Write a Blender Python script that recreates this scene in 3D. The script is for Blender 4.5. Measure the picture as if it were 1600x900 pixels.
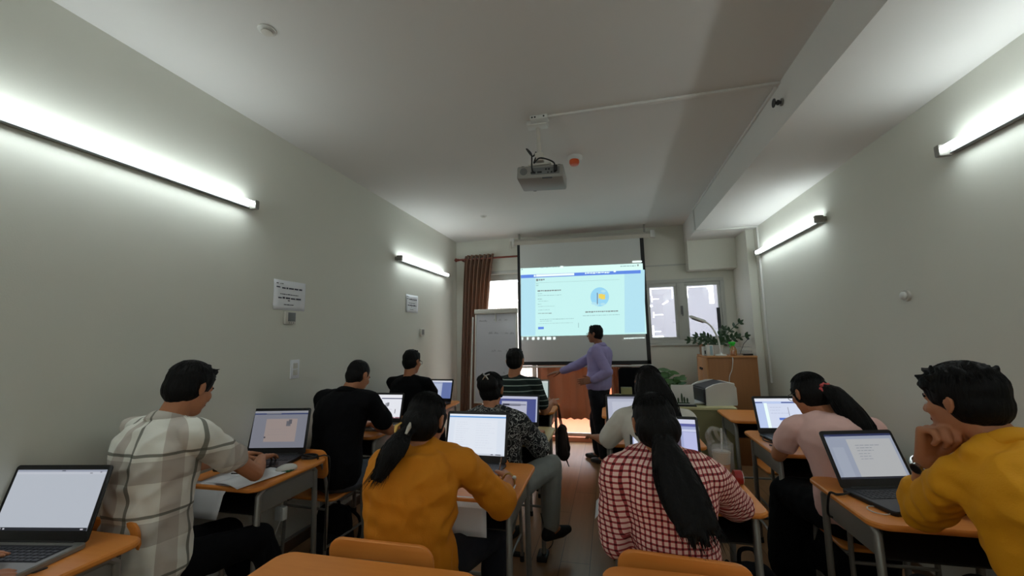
import bpy, bmesh, math, random
from mathutils import Vector, Matrix, noise
random.seed(7)
V = Vector
SC = bpy.context.scene
for o in list(bpy.data.objects): bpy.data.objects.remove(o)
C = SC.collection

# ---------------------------------------------------------------- camera
FPX, YAW, PITCH, ROLL, CAMH = 631.88, .2317, .1179, -.0209, 1.48
def cam_axes():
    cy, sy = math.cos(YAW), math.sin(YAW)
    r = V((cy, sy, 0)); f = V((-sy, cy, 0)); u = V((0, 0, 1))
    f2 = f*math.cos(PITCH)+u*math.sin(PITCH); u2 = u*math.cos(PITCH)-f*math.sin(PITCH)
    return (r*math.cos(ROLL)+u2*math.sin(ROLL), u2*math.cos(ROLL)-r*math.sin(ROLL), f2)
CR, CU, CF = cam_axes()
cd = bpy.data.cameras.new('camera'); cam = bpy.data.objects.new('camera', cd); C.objects.link(cam)
M3 = Matrix((CR, CU, -CF)).transposed()
cam.matrix_world = Matrix.Translation((0, 0, CAMH)) @ M3.to_4x4()
cd.sensor_width = 36; cd.lens = FPX/1600*36; cd.clip_start = .05
SC.camera = cam
def PY(x, y, Y):      # real point at depth Y into the room
    d = CF+CR*((x-800)/FPX)-CU*((y-450)/FPX); t = Y/d.y
    return V((0, 0, CAMH))+d*t
def PZ(x, y, z):      # real point at height z
    d = CF+CR*((x-800)/FPX)-CU*((y-450)/FPX); t = (z-CAMH)/d.z
    return V((0, 0, CAMH))+d*t

# ---------------------------------------------------------------- world, exposure
TUBE = 12.5
SKY = 3.6
w = bpy.data.worlds.new('world'); SC.world = w; w.use_nodes = True
w.node_tree.nodes['Background'].inputs[0].default_value = (.86, .93, 1, 1)
w.node_tree.nodes['Background'].inputs[1].default_value = SKY
SC.view_settings.view_transform = 'Standard'; SC.view_settings.look = 'None'
SC.view_settings.exposure = .56; SC.view_settings.gamma = 1; SC.view_settings.use_curve_mapping = False

# ---------------------------------------------------------------- materials
def srgb(c):
    return tuple(((v/255)/12.92 if v/255 <= .04045 else ((v/255+.055)/1.055)**2.4) for v in c)
def L(*c): return srgb(c)+(1,)
class NT:
    def __init__(s, name):
        s.m = bpy.data.materials.new(name); s.m.use_nodes = True; s.t = s.m.node_tree
        s.b = s.t.nodes['Principled BSDF']
    def n(s, typ, **k):
        x = s.t.nodes.new(typ)
        for a, v in k.items(): setattr(x, a, v)
        return x
    def l(s, a, b): s.t.links.new(a, b)
    def coord(s, sc=(1, 1, 1), rot=(0, 0, 0), kind='Object'):
        tc = s.n('ShaderNodeTexCoord'); mp = s.n('ShaderNodeMapping'); mp.inputs['Scale'].default_value = sc
        mp.inputs['Rotation'].default_value = rot; s.l(tc.outputs[kind], mp.inputs[0]); return mp.outputs[0]
    def math(s, op, a, b=None):
        x = s.n('ShaderNodeMath', operation=op)
        for i, v in enumerate((a, b)):
            if v is None: continue
            if isinstance(v, (int, float)): x.inputs[i].default_value = v
            else: s.l(v, x.inputs[i])
        return x.outputs[0]
    def mix(s, f, a, b):
        x = s.n('ShaderNodeMix', data_type='RGBA')
        for i, v in ((0, f), (6, a), (7, b)):
            if isinstance(v, (int, float, tuple)): x.inputs[i].default_value = v
            else: s.l(v, x.inputs[i])
        return x.outputs[2]
def mat(name, col, rough=.6, metal=0, nz=0, nscale=20, stretch=(1, 1, 1), bump=0, bscale=60, spec=.5, sheen=0):
    k = NT(name); b = k.b
    b.inputs['Base Color'].default_value = col; b.inputs['Roughness'].default_value = rough
    b.inputs['Metallic'].default_value = metal; b.inputs['Specular IOR Level'].default_value = spec
    if sheen: b.inputs['Sheen Weight'].default_value = sheen
    if nz:
        t = k.n('ShaderNodeTexNoise'); t.inputs['Scale'].default_value = nscale; t.inputs['Detail'].default_value = 5
        k.l(k.coord(stretch), t.inputs[0])
        d = tuple(c*(1-nz) for c in col[:3])+(1,); e = tuple(min(1, c*(1+nz)) for c in col[:3])+(1,)
        k.l(k.mix(t.outputs['Fac'], d, e), b.inputs['Base Color'])
    if bump:
        t = k.n('ShaderNodeTexNoise'); t.inputs['Scale'].default_value = bscale; t.inputs['Detail'].default_value = 4
        k.l(k.coord(stretch), t.inputs[0]); u = k.n('ShaderNodeBump'); u.inputs['Strength'].default_value = bump
        u.inputs['Distance'].default_value = .01
        k.l(t.outputs['Fac'], u.inputs['Height']); k.l(u.outputs[0], b.inputs['Normal'])
    return k.m
def emis(name, col, st):
    m = bpy.data.materials.new(name); m.use_nodes = True; b = m.node_tree.nodes['Principled BSDF']
    b.inputs['Base Color'].default_value = (.02, .02, .02, 1); b.inputs['Emission Color'].default_value = col
    b.inputs['Emission Strength'].default_value = st; b.inputs['Roughness'].default_value = .4; return m
MT = {}
MT['wall'] = mat('painted wall', L(217, 217, 206), .7, nz=.03, nscale=2, bump=.05, bscale=150)
MT['ceil'] = mat('painted ceiling', L(222, 220, 216), .8, nz=.03, nscale=1.5)
MT['white'] = mat('white plastic', L(215, 215, 210), .4)
MT['offwhite'] = mat('cream plastic', L(200, 196, 186), .45)
MT['grey'] = mat('grey plastic', L(110, 112, 112), .45)
MT['dgrey'] = mat('dark grey plastic', L(48, 50, 54), .45)
MT['black'] = mat('black plastic', L(20, 20, 22), .4)
MT['metal'] = mat('grey painted steel', L(140, 138, 132), .35, .35)
MT['steel'] = mat('bright steel', L(190, 190, 190), .25, .9)
MT['rubber'] = mat('black rubber', L(22, 21, 20), .8)
MT['tray'] = mat('dark steel tray', L(48, 46, 44), .5, .3)
MT['paper'] = mat('white paper', L(232, 234, 238), .8)
MT['ink'] = mat('dark ink', L(70, 72, 84), .8)
MT['fab_black'] = mat('black fabric', L(9, 9, 13), .9, bump=.2, bscale=300, spec=.2)
MT['fab_navy'] = mat('navy fabric', L(16, 18, 28), .9, bump=.2, bscale=300)
MT['denim'] = mat('grey blue denim', L(84, 92, 104), .9, nz=.25, nscale=40, bump=.2, bscale=200)
MT['greypants'] = mat('light grey trousers', L(150, 154, 150), .9, nz=.1, nscale=15)
MT['pink'] = mat('pale pink cotton', L(242, 198, 190), .85, nz=.05, nscale=30)
MT['mustard'] = mat('mustard cloth', L(214, 132, 10), .8, nz=.08, nscale=12, bump=.15, bscale=200)
MT['yellow'] = mat('golden yellow cotton', L(232, 160, 14), .8, nz=.06, nscale=12, bump=.15, bscale=200)
MT['purple'] = mat('lavender cotton', L(152, 142, 190), .85, nz=.08, nscale=14)
MT['whiteshirt'] = mat('white cotton', L(224, 220, 210), .85, nz=.05, nscale=14)
MT['skin'] = mat('skin', L(184, 122, 86), .55, nz=.06, nscale=9)
MT['skin2'] = mat('tanned skin', L(142, 92, 66), .55, nz=.06, nscale=9)
MT['lips'] = mat('lips', L(130, 66, 58), .5)
MT['eyew'] = mat('eye white', L(210, 205, 198), .3)
MT['iris'] = mat('dark iris', L(20, 12, 8), .2)
MT['red'] = mat('red plastic', L(150, 26, 26), .35)
MT['orange'] = mat('orange plastic', L(214, 84, 24), .4)
MT['green'] = mat('green plastic', L(40, 200, 50), .4)
MT['gold'] = mat('gold metal', L(190, 150, 80), .3, .8)
MT['leaf'] = mat('dark green leaf', L(36, 66, 34), .4, nz=.25, nscale=10)
MT['leaf2'] = mat('fresh green leaf', L(70, 108, 56), .4, nz=.25, nscale=10)
MT['soil'] = mat('soil', L(50, 38, 30), .95)
MT['cabinet'] = mat('brown laminate', L(158, 106, 62), .55, nz=.12, nscale=6, stretch=(6, 6, .6))
MT['cabinet2'] = mat('pale brown laminate', L(186, 132, 84), .55, nz=.1, nscale=6, stretch=(6, 6, .6))
MT['cream'] = mat('cream table laminate', L(214, 208, 160), .4)
MT['khaki'] = mat('khaki green panel', L(150, 146, 104), .6)
MT['cardboard'] = mat('brown cardboard', L(140, 106, 74), .8)
MT['rod'] = mat('red brown wood', L(120, 52, 36), .4)
MT['frame'] = mat('white window frame', L(190, 192, 186), .5)
MT['salmon'] = mat('salmon glazed tile', L(232, 150, 112), .5, nz=.05, nscale=5)
MT['screen'] = mat('projection screen cloth', L(214, 216, 214), .9)
MT['wb'] = mat('glossy whiteboard', L(206, 206, 214), .16)
MT['tube'] = emis('fluorescent tube', (.88, .98, 1, 1), TUBE)
k = NT('black hair'); b = k.b
b.inputs['Base Color'].default_value = L(11, 10, 10); b.inputs['Roughness'].default_value = .62
b.inputs['Specular IOR Level'].default_value = .2
t = k.n('ShaderNodeTexNoise'); t.inputs['Scale'].default_value = 90; t.inputs['Detail'].default_value = 3
k.l(k.coord((1, 1, .12)), t.inputs[0]); u = k.n('ShaderNodeBump'); u.inputs['Strength'].default_value = .7; u.inputs['Distance'].default_value = .01
k.l(t.outputs['Fac'], u.inputs['Height']); k.l(u.outputs[0], b.inputs['Normal']); MT['hair'] = k.m
def wood(name, c1, c2, rough):
    k = NT(name); t = k.n('ShaderNodeTexNoise'); t.inputs['Scale'].default_value = 5; t.inputs['Detail'].default_value = 6
    k.l(k.coord((1.2, 12, 12)), t.inputs[0]); k.l(k.mix(t.outputs['Fac'], c1, c2), k.b.inputs['Base Color'])
    k.b.inputs['Roughness'].default_value = rough; return k.m
MT['desk'] = wood('orange beech laminate', L(226, 136, 56), L(238, 154, 72), .42)
MT['desklit'] = wood('laminate with painted light', L(206, 176, 112), L(220, 192, 130), .35)  # desk laminate again, the light falling on it painted in as paler colour
# floor: long wooden planks
k = NT('wood floor planks'); co = k.coord((1, 1, 1), (0, 0, math.pi/2))
br = k.n('ShaderNodeTexBrick'); br.inputs['Scale'].default_value = 1; br.inputs['Mortar Size'].default_value = .002
br.inputs['Brick Width'].default_value = 1.2; br.inputs['Row Height'].default_value = .19; br.offset = .37
br.inputs['Color1'].default_value = L(156, 118, 84); br.inputs['Color2'].default_value = L(170, 132, 94); br.inputs['Mortar'].default_value = L(90, 70, 52)
k.l(co, br.inputs[0]); t = k.n('ShaderNodeTexNoise'); t.inputs['Scale'].default_value = 3; t.inputs['Detail'].default_value = 6
k.l(k.coord((9, .8, 1)), t.inputs[0]); mx = k.mix(t.outputs['Fac'], (.75, .72, .7, 1), (1.15, 1.12, 1.1, 1))
mm = k.n('ShaderNodeMix', data_type='RGBA', blend_type='MULTIPLY'); mm.inputs[0].default_value = 1
k.l(br.outputs['Color'], mm.inputs[6]); k.l(mx, mm.inputs[7]); k.l(mm.outputs[2], k.b.inputs['Base Color'])
k.b.inputs['Roughness'].default_value = .3; MT['floor'] = k.m
# curtain cloth lets some daylight through
def translucent(name, col, fac, tcol=None):
    m = bpy.data.materials.new(name); m.use_nodes = True; t = m.node_tree; t.nodes.clear()
    o = t.nodes.new('ShaderNodeOutputMaterial'); mx = t.nodes.new('ShaderNodeMixShader'); d = t.nodes.new('ShaderNodeBsdfDiffuse'); s = t.nodes.new('ShaderNodeBsdfTranslucent')
    d.inputs[0].default_value = col; s.inputs[0].default_value = tcol or col; mx.inputs[0].default_value = fac
    t.links.new(d.outputs[0], mx.inputs[1]); t.links.new(s.outputs[0], mx.inputs[2]); t.links.new(mx.outputs[0], o.inputs[0]); return m
MT['curtain'] = translucent('brown curtain cloth', L(156, 128, 112), .36, L(196, 150, 118))
MT['sheer'] = translucent('white sheer cloth', L(225, 225, 225), .75, L(250, 246, 240))
MT['winpaper'] = translucent('grey window paper', L(170, 168, 172), .40, L(176, 174, 182))
def glass(name, col=(1, 1, 1, 1), rough=0.02, mixf=.12):
    m = bpy.data.materials.new(name); m.use_nodes = True; t = m.node_tree; t.nodes.clear()
    o = t.nodes.new('ShaderNodeOutputMaterial'); mx = t.nodes.new('ShaderNodeMixShader'); d = t.nodes.new('ShaderNodeBsdfTransparent'); s = t.nodes.new('ShaderNodeBsdfGlossy')
    d.inputs[0].default_value = col; s.inputs['Roughness'].default_value = rough; mx.inputs[0].default_value = mixf
    t.links.new(d.outputs[0], mx.inputs[1]); t.links.new(s.outputs[0], mx.inputs[2]); t.links.new(mx.outputs[0], o.inputs[0]); return m
MT['glass'] = glass('clear glass'); MT['plastic'] = glass('thin clear plastic', (1, 1, 1, 1), .15, .06)
_t = MT['plastic'].node_tree; _d = _t.nodes.new('ShaderNodeBsdfDiffuse'); _m = _t.nodes.new('ShaderNodeMixShader'); _o = [q for q in _t.nodes if q.type == 'OUTPUT_MATERIAL'][0]
_t.links.new(_o.inputs[0].links[0].from_socket, _m.inputs[1]); _t.links.new(_d.outputs[0], _m.inputs[2]); _d.inputs[0].default_value = (.8, .8, .78, 1); _m.inputs[0].default_value = .13; _t.links.new(_m.outputs[0], _o.inputs[0])
MT['amber'] = glass('amber plastic', (.9, .6, .08, 1), .1, .2)
# shirt patterns
def pattern_line(k, out, freq, width, phase=0):   # 1 inside a line
    f = k.math('FRACT', k.math('ADD', k.math('MULTIPLY', out, freq), phase)); return k.math('LESS_THAN', f, width)
k = NT('red white gingham'); s_ = k.n('ShaderNodeSeparateXYZ'); k.l(k.coord(), s_.inputs[0])
zz = s_.outputs['Z']; xx = k.math('MULTIPLY', k.math('ARCTAN2', s_.outputs['X'], k.math('SUBTRACT', .10, s_.outputs['Y'])), .20)
a = pattern_line(k, xx, 66, .36); c_ = pattern_line(k, zz, 50, .36)
b1 = k.math('MULTIPLY', k.math('ADD', a, c_), .5)
cr = k.n('ShaderNodeValToRGB'); cr.color_ramp.interpolation = 'CONSTANT'
cr.color_ramp.elements[0].color = L(252, 216, 206); cr.color_ramp.elements[1].position = .4; cr.color_ramp.elements[1].color = L(180, 76, 78)
e_ = cr.color_ramp.elements.new(.9); e_.color = L(84, 14, 20)
k.l(b1, cr.inputs[0]); k.l(cr.outputs[0], k.b.inputs['Base Color']); k.b.inputs['Roughness'].default_value = .9; MT['gingham'] = k.m
k = NT('dark green white striped jersey'); s_ = k.n('ShaderNodeSeparateXYZ'); k.l(k.coord(), s_.inputs[0])
k.l(k.mix(pattern_line(k, s_.outputs['Z'], 21, .16), L(22, 36, 34), L(150, 168, 160)), k.b.inputs['Base Color']); k.b.inputs['Roughness'].default_value = .9; MT['stripes'] = k.m
k = NT('white shirt with brown grey plaid'); s_ = k.n('ShaderNodeSeparateXYZ'); k.l(k.coord(), s_.inputs[0])
xx = k.math('MULTIPLY', k.math('ARCTAN2', s_.outputs['X'], k.math('SUBTRACT', .10, s_.outputs['Y'])), .20)
c0 = k.mix(k.math('MULTIPLY', pattern_line(k, xx, 5.2, .30, .2), .55), L(240, 238, 228), L(172, 152, 140))
c0 = k.mix(k.math('MULTIPLY', pattern_line(k, s_.outputs['Z'], 4.2, .36, .15), .5), c0, L(150, 134, 122))
c0 = k.mix(k.math('MULTIPLY', pattern_line(k, xx, 5.2, .07, .72), .8), c0, L(92, 92, 80))
c0 = k.mix(k.math('MULTIPLY', pattern_line(k, s_.outputs['Z'], 4.2, .05, .72), .8), c0, L(92, 92, 80))
k.l(c0, k.b.inputs['Base Color']); k.b.inputs['Roughness'].default_value = .9; MT['plaid'] = k.m
k = NT('black blouse with white squiggles'); wv = k.n('ShaderNodeTexNoise'); wv.inputs['Scale'].default_value = 21; wv.inputs['Detail'].default_value = 1.5; wv.inputs['Distortion'].default_value = 2.2
k.l(k.coord(), wv.inputs[0]); d_ = k.math('ABSOLUTE', k.math('SUBTRACT', wv.outputs['Fac'], .5))
k.l(k.mix(k.math('LESS_THAN', d_, .034), L(18, 19, 24), L(168, 170, 166)), k.b.inputs['Base Color']); k.b.inputs['Roughness'].default_value = .85; MT['squiggle'] = k.m

# ---------------------------------------------------------------- mesh builder
class MB:
    def __init__(s): s.v = []; s.f = []; s.mi = []; s.T = None
    def add(s, vs, fs, mi=0):
        o = len(s.v); s.v += [V(a) for a in vs] if s.T is None else [s.T @ V(a) for a in vs]
        s.f += [[o+i for i in f] for f in fs]; s.mi += [mi]*len(fs); return s
    def box(s, x0, x1, y0, y1, z0, z1, mi=0, bev=0):
        if bev <= 0:
            v = [(x, y, z) for x in (x0, x1) for y in (y0, y1) for z in (z0, z1)]
            return s.add(v, [(0, 1, 3, 2), (4, 6, 7, 5), (0, 4, 5, 1), (2, 3, 7, 6), (0, 2, 6, 4), (1, 5, 7, 3)], mi)
        bm = bmesh.new(); bmesh.ops.create_cube(bm, size=1)
        for q in bm.verts: q.co = V(((x0+x1)/2+q.co.x*(x1-x0), (y0+y1)/2+q.co.y*(y1-y0), (z0+z1)/2+q.co.z*(z1-z0)))
        bmesh.ops.bevel(bm, geom=bm.edges[:], offset=bev, segments=2, affect='EDGES', profile=.5)
        bm.verts.index_update(); s.add([q.co.copy() for q in bm.verts], [[q.index for q in f.verts] for f in bm.faces], mi); bm.free(); return s
    def ring_loft(s, rings, mi=0, close=True):
        n = len(rings[0]); v = [p for r in rings for p in r]; f = []
        for i in range(len(rings)-1):
            for j in range(n):
                f.append((i*n+j, i*n+(j+1) % n, (i+1)*n+(j+1) % n, (i+1)*n+j))
        if close: f.append(tuple(range(n-1, -1, -1))); f.append(tuple((len(rings)-1)*n+j for j in range(n)))
        return s.add(v, f, mi)
    def tube(s, path, r, n=8, mi=0, rr=None):
        path = [V(p) for p in path]; rings = []; up = V((0, 0, 1))
        for i, p in enumerate(path):
            d = (path[min(i+1, len(path)-1)]-path[max(i-1, 0)]).normalized()
            if i == 0:
                a = d.cross(up if abs(d.z) < .9 else V((1, 0, 0))).normalized()
            else: a = (a-d*a.dot(d)).normalized()
            b = d.cross(a); q = rr[i] if rr else r
            rings.append([p+(a*math.cos(t*2*math.pi/n)+b*math.sin(t*2*math.pi/n))*q for t in range(n)])
        return s.ring_loft(rings, mi)
    def cyl(s, p0, p1, r0, r1=None, n=20, mi=0):
        return s.tube([p0, p1], r0, n, mi, [r0, r0 if r1 is None else r1])
    def cap(s, p0, p1, r0, r1, n=12, mi=0):     # capsule with different end radii
        p0 = V(p0); p1 = V(p1); d = p1-p0; d = d.normalized() if d.length > 1e-6 else V((0, 0, 1)); pts = []; rr = []
        for a in (-86, -60, -30): pts.append(p0+d*r0*math.sin(math.radians(a))); rr.append(r0*math.cos(math.radians(a)))
        pts.append(p0); rr.append(r0); pts.append(p1+d*1e-4); rr.append(r1)
        for a in (30, 60, 86): pts.append(p1+d*(1e-4+r1*math.sin(math.radians(a)))); rr.append(r1*math.cos(math.radians(a)))
        a = d.cross(V((0, 0, 1)) if abs(d.z) < .9 else V((1, 0, 0))).normalized(); b = d.cross(a)
        return s.ring_loft([[p+(a*math.cos(t*2*math.pi/n)+b*math.sin(t*2*math.pi/n))*q for t in range(n)] for p, q in zip(pts, rr)], mi)
    def ell(s, c, rad, R=None, n=16, mi=0):
        c = V(c); rings = []
        for i in range(1, 12):
            ph = math.pi*i/12-math.pi/2; ring = []
            for t in range(n):
                p = V((math.cos(ph)*math.cos(t*2*math.pi/n)*rad[0], math.cos(ph)*math.sin(t*2*math.pi/n)*rad[1], math.sin(ph)*rad[2]))
                ring.append(c+(R @ p if R else p))
            rings.append(ring)
        return s.ring_loft(rings, mi)
    def lathe(s, prof, c=(0, 0, 0), n=24, mi=0):
        c = V(c); return s.ring_loft([[c+V((r*math.cos(t*2*math.pi/n), r*math.sin(t*2*math.pi/n), z)) for t in range(n)] for r, z in prof], mi)
    def plate(s, poly, z0, z1, mi=0, bev=.003):   # horizontal plate from outline, soft edges
        def off(k):
            cx = sum(p[0] for p in poly)/len(poly); cy = sum(p[1] for p in poly)/len(poly); o = []
            for x, y in poly:
                dx, dy = x-cx, y-cy; q = math.hypot(dx, dy) or 1; o.append((x-dx/q*k, y-dy/q*k))
            return o
        a = off(bev); return s.ring_loft([[V((x, y, z0)) for x, y in a], [V((x, y, z0+bev)) for x, y in poly], [V((x, y, z1-bev)) for x, y in poly], [V((x, y, z1)) for x, y in a]], mi)
    def quad(s, a, b, c, d, mi=0): return s.add([a, b, c, d], [(0, 1, 2, 3)], mi)
    def build(s, name, mats, parent=None, smooth=True, coll=True, org=None):
        me = bpy.data.meshes.new(name); org = V(org) if org else (V(parent['_o']) if parent is not None and '_o' in parent else V((0, 0, 0)))
        me.from_pydata([tuple(q-org) for q in s.v], [], s.f)
        for m in (mats if isinstance(mats, (list, tuple)) else [mats]): me.materials.append(MT[m] if isinstance(m, str) else m)
        me.polygons.foreach_set('material_index', s.mi)
        bm = bmesh.new(); bm.from_mesh(me); bmesh.ops.recalc_face_normals(bm, faces=bm.faces); bm.to_mesh(me); bm.free()
        if smooth:
            me.polygons.foreach_set('use_smooth', [True]*len(me.polygons))
            try: me.set_sharp_from_angle(angle=math.radians(38))
            except Exception: pass
        o = bpy.data.objects.new(name, me); C.objects.link(o)
        if parent is not None:
            o.parent = parent
            if '_o' in parent: o['_o'] = tuple(parent['_o'])
        elif s_any(org): o.location = org
        return o
def s_any(o): return abs(o.x)+abs(o.y)+abs(o.z) > 0
def rrect(x0, x1, y0, y1, r, n=6):
    o = []
    for cx, cy, a0 in ((x1-r, y1-r, 0), (x0+r, y1-r, 90), (x0+r, y0+r, 180), (x1-r, y0+r, 270)):
        for i in range(n+1):
            a = math.radians(a0+90*i/n); o.append((cx+r*math.cos(a), cy+r*math.sin(a)))
    return o
def tag(o, label=None, cat=None, group=None, kind=None):
    if label: o['label'] = label
    if cat: o['category'] = cat
    if group: o['group'] = group
    if kind: o['kind'] = kind
    return o
def thing(name, label, cat, loc=(0, 0, 0), rz=0, group=None, world=False):
    """Empty at the thing's base. world=True: its parts are given in room coordinates."""
    o = bpy.data.objects.new(name, None); C.objects.link(o); o.location = loc; o.rotation_euler = (0, 0, rz)
    o.empty_display_size = .1
    if world: o['_o'] = tuple(loc)
    return tag(o, label, cat, group)
def struct(o): o['kind'] = 'structure'; return o
def organic(mb, name, m, parent, voxel=.006, smooth=3, wr=0, wf=9, wseed=0, ws=(1, 1, 1)):
    me = bpy.data.meshes.new('tmp'); me.from_pydata([tuple(q) for q in mb.v], [], mb.f)
    bm = bmesh.new(); bm.from_mesh(me); bmesh.ops.recalc_face_normals(bm, faces=bm.faces); bm.to_mesh(me); bm.free()
    o = bpy.data.objects.new('tmp', me); C.objects.link(o)
    r = o.modifiers.new('r', 'REMESH'); r.mode = 'VOXEL'; r.voxel_size = voxel; r.adaptivity = 0
    if smooth:
        q = o.modifiers.new('s', 'SMOOTH'); q.factor = .5; q.iterations = smooth
    dg = bpy.context.evaluated_depsgraph_get(); dg.update(); n = bpy.data.meshes.new_from_object(o.evaluated_get(dg))
    bpy.data.objects.remove(o); bpy.data.meshes.remove(me); n.name = name
    org = V(parent['_o']) if parent is not None and '_o' in parent else V((0, 0, 0))
    nm = [v.normal.copy() for v in n.vertices] if wr else None
    for i, v in enumerate(n.vertices):
        co = v.co
        if wr:
            q = V((co.x*ws[0], co.y*ws[1], co.z*ws[2]))*wf+V((wseed, wseed*.7, 0))
            a = noise.noise(q); b = noise.noise(q*2.3+V((5, 1, 2)))
            co = co+nm[i]*wr*((1-abs(a)*2.2)*.7+b*.6)
        v.co = co-org
    n.materials.clear(); n.materials.append(MT[m] if isinstance(m, str) else m)
    n.polygons.foreach_set('use_smooth', [True]*len(n.polygons))
    ob = bpy.data.objects.new(name, n); C.objects.link(ob)
    if parent is not None: ob.parent = parent
    return ob
def copy_tree(o, parent=None):
    c = o.copy(); C.objects.link(c); c.parent = parent
    for ch in list(o.children): copy_tree(ch, c)
    return c
def arc(c, r, a0, a1, n, plane='xz'):
    o = []
    for i in range(n+1):
        a = math.radians(a0+(a1-a0)*i/n); p, q = r*math.cos(a), r*math.sin(a)
        o.append(V(c)+(V((p, 0, q)) if plane == 'xz' else V((p, q, 0)) if plane == 'xy' else V((0, p, q))))
    return o
def spline(pts, n=8):
    pts = [V(p) for p in pts]; P = [pts[0]]+pts+[pts[-1]]; o = []
    for i in range(1, len(P)-2):
        for j in range(n):
            t = j/n; a, b, c, d = P[i-1], P[i], P[i+1], P[i+2]
            o.append(.5*((2*b)+(c-a)*t+(2*a-5*b+4*c-d)*t*t+(3*b-a-3*c+d)*t**3))
    return o+[pts[-1]]

# ---------------------------------------------------------------- room shell
XL, XR, YB, YF, HC, ZL = -2.28, 1.745, 5.9, -2.0, 2.965, 2.694
XBEAM = 1.07; XR2 = 1.655; YJ = 5.29
def sbox(name, m, *a): return struct(MB().box(*a).build(name, m, smooth=False))
sbox('floor', 'floor', XL-.1, XR+.1, YF-.1, YB+.1, -.1, 0)
sbox('ceiling', 'ceil', XL-.1, XR+.1, YF-.1, YB+.1, HC, HC+.1)
sbox('trim_dropped_ceiling', 'ceil', XBEAM, XR+.05, YF, YB+.02, ZL, HC+.02)
sbox('wall_left', 'wall', XL-.12, XL, YF-.1, YB+.1, -.05, HC+.02)
sbox('wall_right', 'wall', XR, XR+.12, YF-.1, YB+.1, -.05, HC+.02)
sbox('wall_rear', 'wall', XL-.1, XR+.1, YF-.12, YF, -.05, HC+.02)
sbox('trim_right_pilaster', 'wall', XR2, XR+.02, YJ, YB+.02, 0, ZL+.01)
sbox('trim_window_beam', 'wall', XBEAM, XR2+.01, 5.7, YB+.02, 2.30, ZL+.01)
# wall_back: door opening and window opening
DX0, DX1, DZ = -2.02, .30, 2.42
WX0, WX1, WZ0, WZ1 = .50, 1.53, 1.33, 2.21
m = MB(); t0, t1 = YB, YB+.16
m.box(XL-.05, DX0, t0, t1, -.05, HC); m.box(DX0, DX1, t0, t1, DZ, HC); m.box(DX0, DX1, t0, t1, -.05, .055)
m.box(DX1, WX0, t0, t1, -.05, HC); m.box(WX0, WX1, t0, t1, -.05, WZ0); m.box(WX0, WX1, t0, t1, WZ1, HC); m.box(WX1, XR+.05, t0, t1, -.05, HC)
struct(m.build('wall_back', 'wall', smooth=False))
sbox('trim_door_step', 'salmon', DX0, DX1, YB-.035, YB+.2, 0.0, .062)
sbox('trim_balcony_floor', 'salmon', DX0-.6, DX1+.6, YB+.16, YB+1.35, -.02, .055)
sbox('trim_balcony_parapet', 'salmon', DX0-.6, DX1+.6, YB+1.35, YB+1.47, -.02, .62)
bb = [('baseboard_left', XL, XL+.012, YF, YB), ('baseboard_right', XR-.012, XR, YF, YJ)]
MT['base'] = mat('wooden baseboard', L(96, 72, 54), .5, nz=.1, nscale=6)
for n_, x0, x1, y0, y1 in bb: struct(MB().box(x0, x1, y0, y1, 0, .075, bev=.003).build(n_, 'base'))
# ledge line above window
sbox('trim_window_ledge', 'frame', .30, XBEAM, YB-.012, YB, 2.40, 2.42)
# sliding balcony door
d = struct(thing('door_1', None, None))
f = MB()
for x0, x1 in ((DX0, DX0+.05), (-1.12, -1.06), (-.3, -.24), (DX1-.05, DX1)): f.box(x0, x1, YB+.05, YB+.1, .062, DZ, bev=.004)
f.box(DX0, DX1, YB+.05, YB+.1, DZ-.09, DZ, bev=.004); f.box(DX0, DX1, YB+.05, YB+.1, .062, .10, bev=.004); f.box(DX0-.03, DX1+.03, YB-.015, YB, DZ, DZ+.05, bev=.004)
f.build('door_frame', 'frame', d)
MB().box(DX0+.05, DX1-.05, YB+.07, YB+.076, .10, DZ-.09).build('door_pane', 'glass', d, smooth=False)
# sheer behind the door glass
sh = MB(); n = 120; zs = (.07, 2.30)
top = []
for side in (0, 1):
    for z in zs:
        top.append([V((DX0+.06+(.93)*i/n, YB+.125+.012*math.sin(i*1.05)+side*.003, z)) for i in range(n+1)])
vv = top[0]+top[1]+top[2]+top[3]; N = n+1
sh.add(vv, [(i, i+1, N+i+1, N+i) for i in range(n)]+[(2*N+i, 3*N+i, 3*N+i+1, 2*N+i+1) for i in range(n)])
tag(sh.build('sheer_curtain', 'sheer'), 'white sheer curtain glowing with daylight behind the left balcony door panel', 'curtain')
# window_1 with papered panes
wi = struct(thing('window_1', None, None)); f = MB()
fr = [(WX0, WX1, WZ0, WZ0+.05), (WX0, WX1, WZ1-.05, WZ1), (WX0, WX0+.04, WZ0+.05, WZ1-.05), (WX1-.05, WX1, WZ0+.05, WZ1-.05), (.93, 1.03, WZ0+.05, WZ1-.05)]
for x0, x1, z0, z1 in fr: f.box(x0, x1, YB-.01, YB+.05, z0, z1, bev=.004)
for x0, x1 in ((WX0+.04, .93), (1.03, WX1-.05)):
    for a, b_, c_, e_ in ((x0, x1, WZ0+.05, WZ0+.09), (x0, x1, WZ1-.10, WZ1-.05), (x0, x0+.035, WZ0+.09, WZ1-.10), (x1-.035, x1, WZ0+.09, WZ1-.10)):
        f.box(a, b_, YB+.005, YB+.04, c_, e_, bev=.003)
f.build('window_frame', 'frame', wi)
MB().box(WX0, WX1, YB+.02, YB+.025, WZ0, WZ1).build('window_pane', 'glass', wi, smooth=False)
MB().box(WX0-.02, WX1+.02, YB-.035, YB, WZ0-.025, WZ0+.002, bev=.004).build('window_sill', 'frame', wi)
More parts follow.
